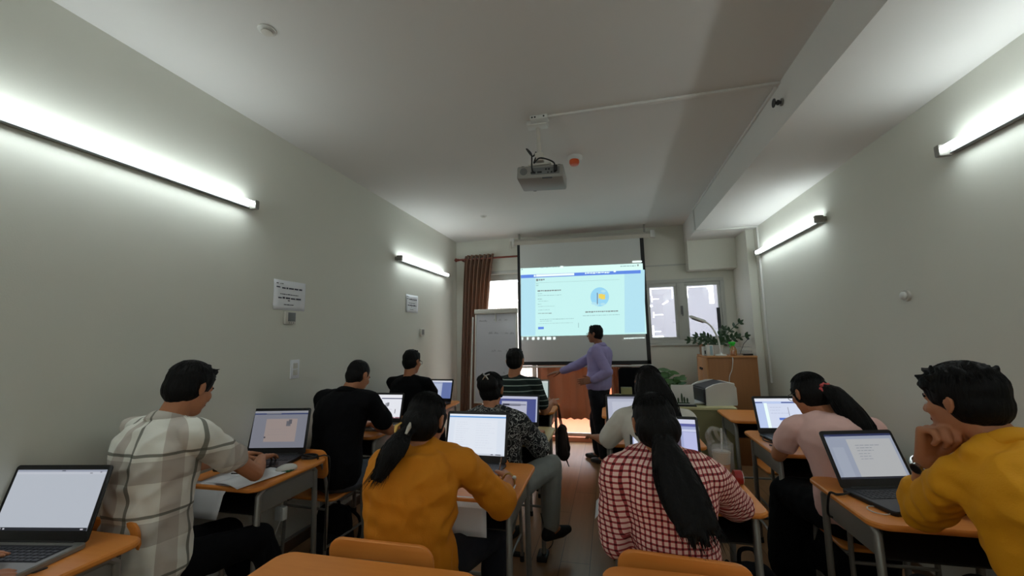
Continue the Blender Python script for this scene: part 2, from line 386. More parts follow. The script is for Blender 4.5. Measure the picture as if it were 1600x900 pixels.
h = MB(); h.box(.965, .995, YB-.03, YB-.01, 1.72, 1.84, bev=.004); h.cyl((.98, YB-.03, 1.80), (.98, YB-.06, 1.80), .01); h.cyl((.98, YB-.055, 1.80), (.98, YB-.055, 1.70), .008); h.build('window_handle', 'grey', wi)
pp = MB(); yy = YB+.045
def holed(mb, rc, holes):          # a sheet with torn openings, built as the cells left between them
    xs = sorted({rc[0], rc[1]} | {h[i] for h in holes for i in (0, 1) if rc[0] < h[i] < rc[1]})
    zs_ = sorted({rc[2], rc[3]} | {h[i] for h in holes for i in (2, 3) if rc[2] < h[i] < rc[3]})
    for x0, x1 in zip(xs, xs[1:]):
        for z0, z1 in zip(zs_, zs_[1:]):
            cx, cz = (x0+x1)/2, (z0+z1)/2
            if not any(h[0] < cx < h[1] and h[2] < cz < h[3] for h in holes): mb.quad((x0, yy, z0), (x1, yy, z0), (x1, yy, z1), (x0, yy, z1))
holed(pp, (.56, .92, 1.40, 2.13), [(.59, .603, 2.0, 2.10), (.59, .885, 2.088, 2.10), (.873, .885, 1.95, 2.10), (.60, .612, 1.91, 1.99), (.612, .70, 1.945, 1.957), (.61, .625, 1.69, 1.77), (.625, .74, 1.722, 1.735),
   (.59, .61, 1.45, 1.58), (.61, .70, 1.492, 1.504), (.59, .73, 1.42, 1.437), (.575, .61, 1.84, 1.87)])
holed(pp, (1.055, 1.48, 1.40, 2.13), [(1.065, 1.078, 1.95, 2.1), (1.065, 1.33, 2.09, 2.10), (1.32, 1.40, 2.085, 2.105), (1.345, 1.405, 1.86, 2.1), (1.33, 1.39, 2.06, 2.08)])
pp.build('window_paper', 'winpaper', wi, smooth=False)
tv = MB().box(1.415, 1.455, YB-.004, YB+.003, 1.38, 1.80)
tv.build('window_strip', 'dgrey', wi, smooth=False)
# ---------------------------------------------------------------- wall lamps
def wall_lamp(side, y0, y1, label, z=2.372):
    x = XL if side < 0 else XR; s = -side
    t = thing('fluorescent_lamp', label, 'lamp', (x, (y0+y1)/2, z), 0, 'fluorescent wall lamps'); h = (y1-y0)/2
    bx = lambda a, b: (min(s*a, s*b), max(s*a, s*b))
    f = MB(); a, b = bx(.0, .036); f.box(a, b, -h, h, -.024, .014, bev=.005); f.build('housing', 'metal', t)
    f = MB()
    a, b = bx(.02, .042); f.box(a, b, -h+.02, h-.02, -.027, -.022, bev=.002); f.build('reflector', 'grey', t)
    for e in (-1, 1):
        f = MB(); a, b = bx(.02, .084); q = sorted((e*(h-.035), e*h)); f.box(a, b, q[0], q[1], -.036, .026, bev=.008); f.build('lamp_holder', 'metal', t)
    MB().cyl((s*.064, -h+.035, -.002), (s*.064, h-.035, -.002), .017, n=16).build('tube', 'tube', t)
wall_lamp(-1, .72, 2.13, 'long lit fluorescent tube lamp on the left wall, nearest the camera')
wall_lamp(-1, 4.01, 5.43, 'lit fluorescent tube lamp high on the left wall near the curtain corner')
wall_lamp(1, 3.66, 5.10, 'lit fluorescent tube lamp high on the right wall, the one nearer the window')
wall_lamp(1, 1.00, 2.43, 'lit fluorescent tube lamp on the right wall, cut off by the photo edge')

wall_lamp(-1, -1.60, -.20, 'added fill tube lamp on the left wall, unseen behind the camera')  # this pair is added out of view, as fill on the sitters' backs
wall_lamp(1, -1.55, -.15, 'added fill tube lamp on the right wall, unseen behind the camera')

def added_rear_lamp(x0, x1, label, z=2.372):  # extra lamp added out of view to brighten the room from behind
    t = thing('fluorescent_lamp', label, 'lamp', ((x0+x1)/2, YF, z), 0, 'fluorescent wall lamps'); h = (x1-x0)/2
    MB().box(-h, h, 0, .036, -.024, .014, bev=.005).build('housing', 'metal', t)
    for e in (-1, 1):
        q = sorted((e*(h-.035), e*h)); MB().box(q[0], q[1], .02, .084, -.036, .026, bev=.008).build('lamp_holder', 'metal', t)
    MB().cyl((-h+.035, .064, -.002), (h-.035, .064, -.002), .017, n=16).build('tube', 'tube', t)
added_rear_lamp(-1.9, -.5, 'added fill tube lamp on the rear wall, unseen behind the camera, left half')
added_rear_lamp(-.1, 1.3, 'added fill tube lamp on the rear wall, unseen behind the camera, right half')

# ---------------------------------------------------------------- ceiling fittings
t = thing('ceiling_projector', 'grey ceiling projector with black cables, hung on a white pole above the aisle', 'projector', (-.42, 2.66, HC), 0, world=True)
m = MB(); m.box(-.49, -.35, 2.62, 2.70, HC-.035, HC, bev=.006); m.build('ceiling_plate', 'white', t)
MB().cyl((-.42, 2.68, HC-.03), (-.42, 2.72, 2.74), .016).build('pole', 'offwhite', t)
m = MB(); m.box(-.45, -.39, 2.69, 2.75, 2.70, 2.76, bev=.004); m.box(-.50, -.34, 2.70, 2.86, 2.672, 2.684, bev=.003); m.build('mounting_bracket', 'offwhite', t)
pj = Matrix.Translation((-.42, 2.82, 2.615)) @ Matrix.Rotation(math.radians(3), 4, 'Y') @ Matrix.Rotation(math.radians(-2), 4, 'X')
m = MB(); m.T = pj; m.box(-.165, .165, -.125, .125, -.045, .05, bev=.014); bd = m.build('body', mat('silver grey plastic', L(150, 148, 142), .5), t)
m = MB(); m.T = pj; m.box(-.06, .14, -.128, -.122, -.02, .03, bev=.002); m.build('port_panel', 'grey', t)
m = MB(); m.T = pj
for x, z, w_, h_ in [(-.045, -.008, .035, .014), (.0, -.006, .032, .012), (.045, .014, .012, .012), (.066, .014, .012, .012), (.06, -.01, .01, .01), (.085, -.008, .012, .012), (.108, -.008, .018, .01)]:
    m.box(x-w_/2, x+w_/2, -.131, -.126, z-h_/2, z+h_/2, bev=.001)
m.build('socket', 'black', t)
m = MB(); m.T = pj; m.cyl((-.115, -.1255, .005), (-.115, -.129, .005), .026, n=24); m.build('speaker_grille', 'grey', t)
m = MB(); m.T = pj
for x in (-.13, .13): m.cyl((x, -.08, .048), (x, -.08, .062), .016, .014)
m.build('foot', 'black', t)
m = MB(); m.T = pj; m.box(.02, .09, -.128, -.118, -.05, -.043, bev=.001); m.build('latch', 'dgrey', t)
m = MB(); m.T = pj; m.cyl((-.08, .12, .0), (-.08, .15, .0), .034); m.build('lens', 'black', t)
def pw(x, y, z): return pj @ V((x, y, z))
for pts, r in (([pw(-.045, -.13, -.005), pw(-.05, -.16, .02), (-.47, 2.67, 2.74), (-.51, 2.70, 2.80), (-.47, 2.71, 2.745), (-.44, 2.70, 2.77)], .0055),
               ([pw(.11, -.13, .02), pw(.10, -.15, .05), (-.37, 2.68, 2.70), (-.42, 2.69, 2.715), (-.455, 2.68, 2.68), (-.44, 2.70, 2.74)], .0055)):
    MB().tube(spline(pts), r).build('cable', 'black', t)
m = MB(); m.T = pj; m.box(.10, .125, -.15, -.126, -.005, .035, bev=.003); m.build('plug', 'black', t)
t = thing('ceiling_socket', 'white double power socket on the ceiling behind the projector pole', 'socket', (-.40, 2.60, HC), world=True)
MB().box(-.455, -.335, 2.56, 2.63, HC-.028, HC, bev=.005).build('socket_box', 'white', t)
m = MB()
for x in (-.44, -.42, -.36): m.cyl((x, 2.558, HC-.015), (x, 2.562, HC-.015), .006)
m.build('socket_hole', 'black', t)
m = MB(); m.box(-.335, XBEAM, 2.58, 2.61, HC-.016, HC, bev=.003); m.box(XBEAM-.016, XBEAM, 2.61, 5.15, HC-.02, HC-.002, bev=.003)
tag(m.build('cable_trunking', 'ceil'), 'thin white cable trunking running across the ceiling to the beam', 'trunking')
m = MB(); m.box(XBEAM-.016, XBEAM, 5.13, 5.155, ZL, HC-.02, bev=.003); m.box(XBEAM-.016, XR+.0, 5.13, 5.155, ZL-.016, ZL, bev=.003); m.box(XR-.02, XR, 5.13, 5.155, .9, ZL-.016, bev=.003)
tag(m.build('cable_trunking', 'white'), 'white cable trunking along the dropped ceiling and down the right wall', 'trunking')
t = thing('fire_alarm', 'round white ceiling alarm with an orange lens', 'alarm', (-.21, 3.29, HC), world=True)
MB().lathe([(.06, HC), (.06, HC-.02), (.05, HC-.035), (.03, HC-.04)], (-.21, 3.29, 0)).build('base', 'white', t)
MB().lathe([(.04, HC-.034), (.042, HC-.055), (.034, HC-.075), (.01, HC-.08)], (-.215, 3.28, 0)).build('lens', 'orange', t)
def sprinkler(x, y, z, label):
    t = thing('sprinkler_head', label, 'sprinkler', (x, y, z), world=True)
    MB().lathe([(.04, z), (.04, z-.005), (.02, z-.010)], (x, y, 0)).build('escutcheon', 'white', t)
    m = MB(); m.cyl((x, y, z-.004), (x, y, z-.012), .008); m.build('frame', 'metal', t)
    MB().lathe([(.022, z-.011), (.026, z-.013), (.024, z-.016), (.004, z-.018)], (x, y, 0)).build('deflector', 'offwhite', t)
sprinkler(-1.53, 1.47, HC, 'white ceiling sprinkler head at the upper left, above the plaid shirt')
sprinkler(-1.45, 4.68, HC, 'tiny ceiling sprinkler head near the curtain')
t = thing('sprinkler_head', 'dark metal sidewall sprinkler on the face of the ceiling beam', 'sprinkler', (XBEAM, 2.58, 2.83), world=True)
pS = V((XBEAM, 2.58, 2.83))
MB().cyl(pS, pS+V((-.008, 0, 0)), .022).build('escutcheon', 'metal', t)
m = MB(); m.cyl(pS, pS+V((-.045, 0, 0)), .009); m.cyl(pS+V((-.045, 0, 0)), pS+V((-.049, 0, 0)), .026); m.cyl(pS+V((-.02, 0, 0)), pS+V((-.03, 0, 0)), .015); m.build('deflector', 'dgrey', t)

# ---------------------------------------------------------------- left wall notices, thermostats, switch
def words(mb, x0, x1, z, h, seed, place, mi=1, wmin=.3):
    """a line of small writing, too fine to read, as short dashes"""
    r = random.Random(seed); x = x0
    while x < x1-h*.4:
        w_ = min(h*r.uniform(.8, 3.2), x1-x); hh = h*r.uniform(.55, 1)
        mb.add([place(x, z), place(x+w_, z), place(x+w_, z+hh), place(x, z+hh)], [(0, 1, 2, 3)], mi); x += w_+h*.4
def notice(y0, y1, z0, z1, label, seed, skew=0):
    m = MB(); n = 6; X = XL+.004
    P = lambda a, b: V((X+.004*math.sin(a*6+b*3)+(.008 if a < .08 and b < .1 else 0), y0+(y1-y0)*a, z0+(z1-z0)*b+skew*a))
    vs = [P(i/n, j/n) for i in range(n+1) for j in range(n+1)]
    m.add(vs, [(i*(n+1)+j, (i+1)*(n+1)+j, (i+1)*(n+1)+j+1, i*(n+1)+j+1) for i in range(n) for j in range(n)])
    q = lambda a, b: P(a, b)+V((.0015, 0, 0))
    for a0, a1, b, h in [(.08, .17, .87, .05), (.20, .30, .87, .03), (.08, .20, .74, .055), (.26, .88, .72, .06), (.2, .78, .52, .03), (.14, .86, .38, .065), (.45, .52, .31, .04), (.32, .64, .17, .03)]:
        words(m, a0, a1, b, h, seed+int(b*100), q)
    o = m.build('wall_notice', ['paper', 'ink']); s_ = o.modifiers.new('s', 'SOLIDIFY'); s_.thickness = .0008
    return tag(o, label, 'notice', 'paper notices on the left wall')
notice(2.355, 2.66, 1.70, 1.915, 'white paper notice above the nearer grey thermostat on the left wall', 3)
notice(4.27, 4.57, 1.78, 1.99, 'white paper notice below the farther left lamp', 8)
def thermostat(y, z, label, w_=.10, h_=.095):
    t = thing('thermostat', label, 'thermostat', (XL, y, z), 0, 'wall thermostats')
    MB().box(0, .022, -w_/2, w_/2, -h_/2, h_/2, bev=.004).build('case', 'offwhite', t)
    MB().box(.018, .024, -w_*.28, w_*.42, -h_*.28, h_*.40, bev=.001).build('display', 'grey', t)
    m = MB()
    for i in range(3): m.box(.02, .0235, -w_*.2+i*w_*.2, -w_*.12+i*w_*.2, -h_*.42, -h_*.35)
    m.build('button', 'grey', t)
thermostat(2.51, 1.645, 'small grey-screened thermostat under the nearer paper notice')
thermostat(4.68, 1.545, 'small dark-screened thermostat under the farther paper notice', .09)
t = thing('light_switch', 'white double rocker switch plate low on the left wall', 'switch', (XL, 2.585, 1.27))
MB().box(0, .011, -.042, .042, -.068, .068, bev=.003).build('plate', 'paper', t)
for z in (-.024, .024): MB().box(.006, .013, -.022, .022, z-.02, z+.02, bev=.002).build('rocker', 'offwhite', t)
t = thing('wall_sensor', 'small round white sensor on the bare right wall', 'sensor', (XR, 2.89, 1.67))
m = MB(); m.cyl((0, 0, 0), (-.012, 0, 0), .034, n=28); m.build('base', 'offwhite', t)
m = MB(); m.ell((-.02, 0, 0), (.016, .024, .024)); m.build('dome', 'white', t)

# ---------------------------------------------------------------- curtains and rod
RY = 5.80
t = thing('curtain_rod', 'red-brown wooden curtain rod with a carved finial behind the screen', 'curtain rod', (-2.2, RY, 2.68), world=True)
MB().cyl((-2.2, RY, 2.66), (.42, RY, 2.66), .014).build('rod', 'rod', t)
for x, e in ((-2.2, -1), (.42, 1)):
    m = MB(); m.tube([(x+e*d_, RY, 2.66) for d_ in (0, .01, .02, .04, .055, .065, .075)], .01, 12, 0, [.016, .022, .016, .028, .03, .018, .004]); m.build('finial', 'rod', t)
for x in (-2.14, .38):
    m = MB(); m.box(x-.01, x+.01, RY-.02, YB, 2.635, 2.65, bev=.002); m.build('bracket', 'rod', t)
def curtain(label, x0t, x1t, x0b, x1b, zt, zb, folds, amp, y=RY, scallop=0, group='brown curtains'):
    n = folds*10; rows = 14; vs = []
    for j in range(rows+1):
        q = j/rows; z = zt+(zb-zt)*q; a = x0t+(x0b-x0t)*q**.7; b = x1t+(x1b-x1t)*q**.7
        for i in range(n+1):
            u_ = i/n; ph = u_*folds*2*math.pi
            vs.append(V((a+(b-a)*u_+.006*math.sin(ph*2)*q, y+amp*math.sin(ph)*(1-.15*q)+.006*math.sin(ph*.5+3*q), z+(scallop*abs(math.sin(ph)) if j == rows else 0))))
    m = MB(); N = n+1; m.add(vs, [(j*N+i, j*N+i+1, (j+1)*N+i+1, (j+1)*N+i) for j in range(rows) for i in range(n)])
    t = thing('curtain', label, 'curtain', ((x0t+x1t)/2, y, zb), 0, group, world=True)
    o = m.build('curtain_panel', 'curtain', t); s_ = o.modifiers.new('s', 'SOLIDIFY'); s_.thickness = .002
    g = MB()
    for i in range(folds*2):
        x = x0t+(x1t-x0t)*(i/(folds*2)); g.tube([V((x, y+.022*math.cos(a), zt-.045+.022*math.sin(a))) for a in [k_*math.pi/8 for k_ in range(17)]], .004, 6)
    g.build('grommet', 'steel', t)
curtain('brown curtain gathered in tall folds at the left of the screen', -2.10, -1.64, -2.20, -1.86, 2.72, .30, 7, .038)
curtain('brown curtain lit from behind, hanging below the middle of the screen', -1.02, -.02, -1.02, -.03, 2.72, .315, 5, .04, scallop=.018)
curtain('narrow dark-striped curtain folds right of the standing presenter', -.02, .29, .0, .27, 2.72, .31, 8, .03)

# ---------------------------------------------------------------- projection screen
SY = 5.70
def sp(x, y): return PY(x, y, SY)
ps = thing('projection_screen', 'pull-down projection screen with black borders showing a web page', 'screen', (-.37, SY, 2.8), world=True)
tl, tr_, bl_, br_ = sp(808, 380), sp(1005, 368), sp(811, 571), sp(1018, 569)
def scr(u_, v_, dy=0): # u right 0..1, v down 0..1 on the cloth
    a = tl.lerp(tr_, u_); b = bl_.lerp(br_, u_); p = a.lerp(b, v_); p.y = SY+dy; return p
m = MB(); m.ring_loft([[scr(0, 0), scr(1, 0), scr(1, 1), scr(0, 1)], [scr(0, 0, .003), scr(1, 0, .003), scr(1, 1, .003), scr(0, 1, .003)]]); m.build('cloth', 'screen', ps, smooth=False)
m = MB()
for (u0, v0), (u1, v1) in (((0, 0), (.022, 1)), ((.972, 0), (1, 1)), ((0, .972), (1, 1))):
    m.ring_loft([[scr(u0, v0, -.002), scr(u1, v0, -.002), scr(u1, v1, -.002), scr(u0, v1, -.002)], [scr(u0, v0, 0), scr(u1, v0, 0), scr(u1, v1, 0), scr(u0, v1, 0)]])
m.build('black_border', 'black', ps, smooth=False)
m = MB(); a, b = scr(-.01, 1.012), scr(1.012, 1.012); m.tube([a, b], .014, 12); m.build('bottom_bar', 'white', ps)
a, b = sp(801, 379), sp(1019, 366); mid = (a+b)/2
m = MB(); m.tube([a, b], .045, 4); m.build('case', 'offwhite', ps)
for p, e in ((a, -1), (b, 1)):
    m = MB(); m.box(p.x-.03, p.x+.03, SY-.05, SY+.05, p.z-.05, p.z+.05, bev=.006); m.build('end_cap', 'white', ps)
for p in (a+V((.1, 0, 0)), b-V((.1, 0, 0))):
    m = MB(); m.box(p.x-.012, p.x+.012, SY-.02, SY+.02, p.z+.03, HC, bev=.002); m.build('hanger', 'metal', ps)
m = MB(); p = sp(799, 383); m.tube([p+V((0, -.05, .04)), p+V((0, -.05, -.07))], .018, 10); m.build('control_box', 'offwhite', ps)
# the projected picture
I0, I1, I2, I3 = sp(813.5, 419.5), sp(1004, 411.5), sp(815.5, 526), sp(1010.5, 521.5)
def ip(cx, cy, dy=-.004):    # position on the picture from the two-way ruler 0..1
    p = I0.lerp(I1, cx).lerp(I2.lerp(I3, cx), cy); p.y = SY+dy; return p
def cx_(x, y):  # ruler from the working sketch
    yl = 243+(x-60)/780*-21; yb = 672+(x-68)/794*-10; v_ = (y-yl)/(yb-yl); x0 = 60+8*v_; x1 = 840+22*v_
    return (x-x0)/(x1-x0), v_
def E_(n, c, s=.78): return emis('projected '+n, L(*c), s)
IM = [E_('page', (186, 228, 226)), E_('sidebar', (168, 212, 226)), E_('blue bar', (88, 128, 214)), E_('top strip', (206, 238, 232)), E_('white', (228, 244, 240)), E_('text', (140, 176, 178)), E_('disc', (142, 200, 228)), E_('yellow', (224, 200, 90)), E_('dark', (96, 70, 70)), E_('heading', (120, 130, 130))]
g = MB(); lay = [0]
def ir(x0, y0, x1, y1, mi, l=1, slope=True):
    c = [cx_(x0, y0), cx_(x1, y0-(21/780*(x1-x0) if slope else 0)), cx_(x1, y1-(21/780*(x1-x0) if slope else 0)), cx_(x0, y1)]
    g.add([ip(u_, v_, -.004-l*.0006) for u_, v_ in c], [(0, 1, 2, 3)], mi)
def iline(x0, x1, y, h, mi, seed):
    r = random.Random(seed); x = x0
    while x < x1: w_ = r.uniform(6, 22); ir(x, y-(x-x0)*.02, min(x+w_, x1), y+h*r.uniform(.6, 1)-(x-x0)*.02, mi, 4); x += w_+3
g.add([ip(0, 0), ip(1, 0), ip(1, 1), ip(0, 1)], [(0, 1, 2, 3)], 0)
ir(60, 243, 840, 285, 3, 1); ir(62, 286, 160, 668, 1, 1); ir(730, 266, 852, 655, 1, 1)
ir(62, 285, 828, 306, 2, 2); ir(165, 284, 416, 298, 4, 3); ir(150, 286, 162, 298, 4, 3)
iline(485, 640, 276, 9, 4, 1); ir(664, 263, 678, 276, 4, 3); iline(705, 800, 236, 7, 5, 11); ir(808, 228, 816, 240, 9, 4)
ir(66, 246, 74, 254, 5, 3); iline(195, 320, 238, 4, 5, 2); ir(326, 230, 345, 244, 4, 3)
ir(165, 312, 180, 326, 9, 3); iline(184, 222, 313, 12, 9, 3); ir(160, 336, 700, 337.5, 5, 3); iline(165, 182, 342, 5, 5, 4); iline(165, 182, 352, 5, 5, 5)
ir(162, 365, 430, 648, 0, 2); ir(472, 350, 722, 640, 0, 2)
iline(175, 330, 384, 9, 9, 6); iline(175, 205, 404, 5, 5, 7); iline(178, 336, 416, 4, 5, 8); iline(176, 206, 437, 6, 5, 9); iline(180, 246, 452, 3, 5, 10)
iline(176, 200, 470, 4, 5, 12); iline(180, 290, 485, 3, 5, 13); iline(180, 255, 507, 3, 5, 14); iline(178, 268, 528, 5, 9, 15); iline(190, 412, 566, 4, 5, 16); iline(190, 270, 577, 3, 5, 17); iline(180, 408, 592, 2.5, 5, 18)
ir(178, 613, 216, 628, 2, 3); iline(486, 690, 520, 9, 9, 19); iline(470, 700, 545, 4, 5, 20); ir(440, 590, 444, 620, 5, 3)
cc = []
for i in range(28): a = i*2*math.pi/28; cc.append((577+58*math.cos(a), 430+60*math.sin(a)))
g.add([ip(*cx_(*p), -.0064) for p in cc], [tuple(range(28))], 6)
for c in ((540, 470), (560, 478), (596, 476), (600, 395)):
    q = [(c[0]+16*math.cos(i*math.pi/6), c[1]+8*math.sin(i*math.pi/6)) for i in range(12)]; g.add([ip(*cx_(*p), -.0068) for p in q], [tuple(range(12))], 1)
ir(560, 404, 564, 476, 8, 6); ir(570, 412, 596, 440, 7, 6); ir(584, 416, 611, 446, 7, 7)
ir(778, 206, 836, 217, 4, 3)
for x, w_ in ((66, 10), (102, 11), (136, 18), (172, 14), (208, 14), (234, 30), (277, 16)): ir(x, 676, x+w_, 692, 4, 3, False)
iline(725, 850, 686, 8, 4, 21)
g.build('projected_picture', IM, ps, smooth=False)

# ---------------------------------------------------------------- flip chart
FY = 5.25
t = thing('flip_chart', 'whiteboard flip chart on a stand with faint handwriting, left of the screen', 'whiteboard', (-1.5, FY, 0), world=True)
a, b = PY(739, 484, FY), PY(805, 484, FY); c, d_ = PY(740, 650, FY), PY(812, 650, FY); x0, x1, zt, zb = a.x, b.x, a.z, .62
bt = Matrix.Translation((0, FY, zb)) @ Matrix.Rotation(math.radians(-5), 4, 'X') @ Matrix.Translation((0, -FY, -zb))
def P3(x, z, dy=0): return bt @ V((x, FY+dy, z))
m = MB(); m.T = bt; m.box(x0+.015, x1-.015, FY, FY+.012, zb, zt-.04); m.build('board', 'wb', t, smooth=False)
m = MB(); m.T = bt; m.box(x0, x0+.02, FY-.006, FY+.016, zb, zt, bev=.003); m.box(x1-.02, x1, FY-.006, FY+.016, zb, zt, bev=.003); m.box(x0, x1, FY-.006, FY+.016, zb-.02, zb, bev=.003); m.build('board_frame', 'white', t)
m = MB(); m.T = bt; m.box(x0-.01, x1+.01, FY-.03, FY+.02, zt-.055, zt+.01, bev=.008); m.build('clamp_bar', 'offwhite', t)
m = MB()
for x in (x0-.03, x1+.03): m.tube([(x+(.02 if x < -1.4 else -.02), FY+.03, zt-.1), (x, FY-.12, .01)], .012)
m.tube([(-1.5, FY+.08, zt-.05), (-1.5, FY+.42, .01)], .012); m.build('stand_leg', 'white', t)
m = MB()
def scrawl(x, z, w_, h_, sd):
    r = random.Random(sd); pts = []; n = int(w_/.012)
    for i in range(n): pts.append(P3(x+w_*i/n, z+(h_ if i % 2 else 0)*r.uniform(.3, 1), -.0015))
    m.tube(pts, .0016, 4)
for x, z, w_, sd in [(x0+.06, zt-.16, .12, 1), (x0+.27, zt-.15, .03, 2), (x0+.34, zt-.15, .04, 3), (x0+.42, zt-.15, .05, 4), (x0+.20, zt-.33, .06, 5), (x0+.28, zt-.33, .06, 6), (x0+.43, zt-.33, .05, 7), (x0+.50, zt-.34, .06, 8), (x0+.24, zt-.57, .07, 9), (x0+.33, zt-.57, .06, 10), (x0+.44, zt-.57, .12, 11), (x0+.40, zt-.86, .04, 12)]:
    scrawl(x, z, w_, .03, sd)
m.build('handwriting', 'ink', t)

# ---------------------------------------------------------------- desks and chairs
def desk_parts(t, w_, d_, top='desk'):
    """origin under the middle of the table; students sit on the -y side"""
    MB().plate(rrect(-w_/2, w_/2, -d_/2, d_/2, .055), .727, .75, bev=.006).build('tabletop', top, t)
    for sx in (-1, 1):
        x = sx*(w_/2-.045)
        for sy in (-1, 1):
            m = MB(); m.tube([(x, sy*(d_/2-.10), .715), (x, sy*(d_/2-.07), .69), (x, sy*(d_/2-.055), .03)], .0155, 10); l = m.build('leg', 'metal', t)
            MB().cyl((x, sy*(d_/2-.055), 0), (x, sy*(d_/2-.055), .035), .019, .0175).build('foot_cap', 'rubber', l)
        MB().tube([(x, -d_/2+.10, .715), (x, d_/2-.10, .715)], .0155, 10).build('side_rail', 'metal', t); MB().tube([(x, -d_/2+.055, .16), (x, d_/2-.055, .16)], .009, 8).build('foot_rail', 'metal', t)
        m = MB(); m.box(x-.002, x+.002, -d_/2+.08, d_/2-.06, .60, .705, bev=.001); m.build('side_panel', 'metal', t)
    m = MB(); m.tube([(-w_/2+.045, d_/2-.055, .16), (w_/2-.045, d_/2-.055, .16)], .01, 8); m.build('cross_bar', 'metal', t)
    m = MB(); x = w_/2-.055; m.box(-x, x, -d_/2+.06, d_/2-.07, .60, .606); m.box(-x, x, d_/2-.075, d_/2-.07, .60, .72); m.box(-x, -x+.004, -d_/2+.06, d_/2-.07, .60, .72); m.box(x-.004, x, -d_/2+.06, d_/2-.07, .60, .72); m.build('book_tray', 'tray', t, smooth=False)
def desk(x0, x1, y0, y1, label, top='desk', rz=0):
    t = thing('school_desk', label, 'desk', ((x0+x1)/2, (y0+y1)/2, 0), rz, 'school desks'); desk_parts(t, x1-x0, y1-y0, top); return t
def board(mb, w_, h_, R_, thick, y, z, tilt=0, n=14):
    """bent plywood backrest with rounded corners"""
    out = rrect(-w_/2, w_/2, -h_/2, h_/2, min(.05, h_*.35), 5)
    rings = []
    for e, k_ in ((-thick/2, .96), (-thick/2+.003, 1), (thick/2-.003, 1), (thick/2, .96)):
        rings.append([V((p[0]*k_, y+e-(w_/2)**2/R_/2+p[0]**2/R_/2*-1+(w_/2)**2/R_/2+tilt*p[1], z+p[1]*k_)) for p in out])
    mb.ring_loft(rings)
def chair(x, y, label, rz=0):
    """origin under the middle of the seat, the sitter faces +y"""
    t = thing('school_chair', label, 'chair', (x, y, 0), rz, 'school chairs')
    MB().plate(rrect(-.19, .19, -.17, .19, .05), .435, .452, bev=.005).build('seat', 'desk', t)
    m = MB(); board(m, .40, .18, 3.0, .016, -.225, .69, -.12); m.build('backrest', 'desk', t)
    m = MB(); m.tube(spline([(-.165, -.20, .02), (-.165, -.185, .44), (-.165, -.225, .66), (-.14, -.245, .70), (0, -.252, .71), (.14, -.245, .70), (.165, -.225, .66), (.165, -.185, .44), (.165, -.20, .02)], 6), .011, 10); m.build('back_frame', 'metal', t)
    for sx in (-1, 1):
        m = MB(); m.tube(spline([(sx*.165, -.17, .425), (sx*.165, .12, .425), (sx*.165, .165, .40), (sx*.17, .18, .02)], 6), .011, 10); l = m.build('leg', 'metal', t)
        MB().cyl((sx*.17, .18, 0), (sx*.17, .18, .035), .015).build('foot_cap', 'rubber', l); MB().cyl((sx*.165, -.20, 0), (sx*.165, -.20, .035), .015).build('foot_cap', 'rubber', l)
        m = MB(); m.tube([(sx*.166, -.195, .17), (sx*.168, .176, .17)], .008, 8); m.build('stretcher', 'metal', t)
    for y_ in (-.19, .16): MB().tube([(-.165, y_, .40), (.165, y_, .40)], .008, 8).build('seat_rail', 'metal', t)
    return t
desk(-2.262, -1.742, .76, 1.27, 'orange desk at the lower left corner under the silver laptop')
desk(-2.262, -1.742, 1.75, 2.30, 'orange desk with open papers and a white mouse, against the left wall')
desk(-2.262, -1.742, 2.80, 3.33, 'orange desk where the short-haired man in black leans his elbow')
desk(-2.262, -1.70, 3.98, 4.52, 'orange desk farthest along the left wall, below the curtain corner')
desk(-1.145, -.418, .79, 1.29, 'empty orange desk at the bottom of the photo, left of the middle')
desk(-1.08, -.44, 1.83, 2.38, 'orange desk in front of the woman in the mustard top')
desk(-1.10, -.445, 2.80, 3.33, 'desk with light painted pale on its top, beside the black patterned blouse', 'desklit')
desk(-1.19, -.545, 3.92, 4.46, 'desk in front of the man in the striped jersey, bag hanging from it')
desk(-.055, .60, .88, 1.415, 'empty orange desk just showing at the bottom edge, below the checked blouse')
desk(-.05, .60, 1.90, 2.43, 'orange desk with the iced drink, right of the checked blouse')
desk(-.07, .58, 2.88, 3.40, 'orange desk in front of the woman in the white shirt')
desk(-.10, .50, 3.80, 4.29, 'orange desk at the feet of the presenter, against the teacher table')
desk(.93, 1.60, 1.88, 2.42, 'orange desk with the black laptop and white cable at the right')
desk(.93, 1.60, 2.80, 3.42, 'orange desk where the woman in pink types')
desk(.95, 1.60, 3.76, 4.28, 'empty orange desk beside the printer table, nearest the cabinet')
chair(-2.04, 1.545, 'orange-backed chair under the man in the plaid shirt')
chair(-1.97, 2.58, 'orange chair carrying the short-haired man in black', -.05)
chair(-1.88, 3.68, 'chair under the man in black with glasses in the left back row')
chair(-.81, 1.59, 'orange-backed chair of the woman in the mustard top')
chair(-.80, 2.62, 'chair of the woman in the patterned blouse')
chair(-.86, 3.68, 'chair of the man in the striped jersey')
chair(.21, 1.685, 'orange-backed chair with bare metal tube behind the woman in the checked blouse', -.08)
chair(.26, 2.70, 'chair of the woman in the white shirt')
chair(1.27, 3.60, 'empty orange chair at the desk nearest the cabinet')
chair(1.22, 2.52, 'chair hidden under the dark skirt of the woman in pink')
chair(1.27, 1.58, 'chair of the man in the golden shirt')

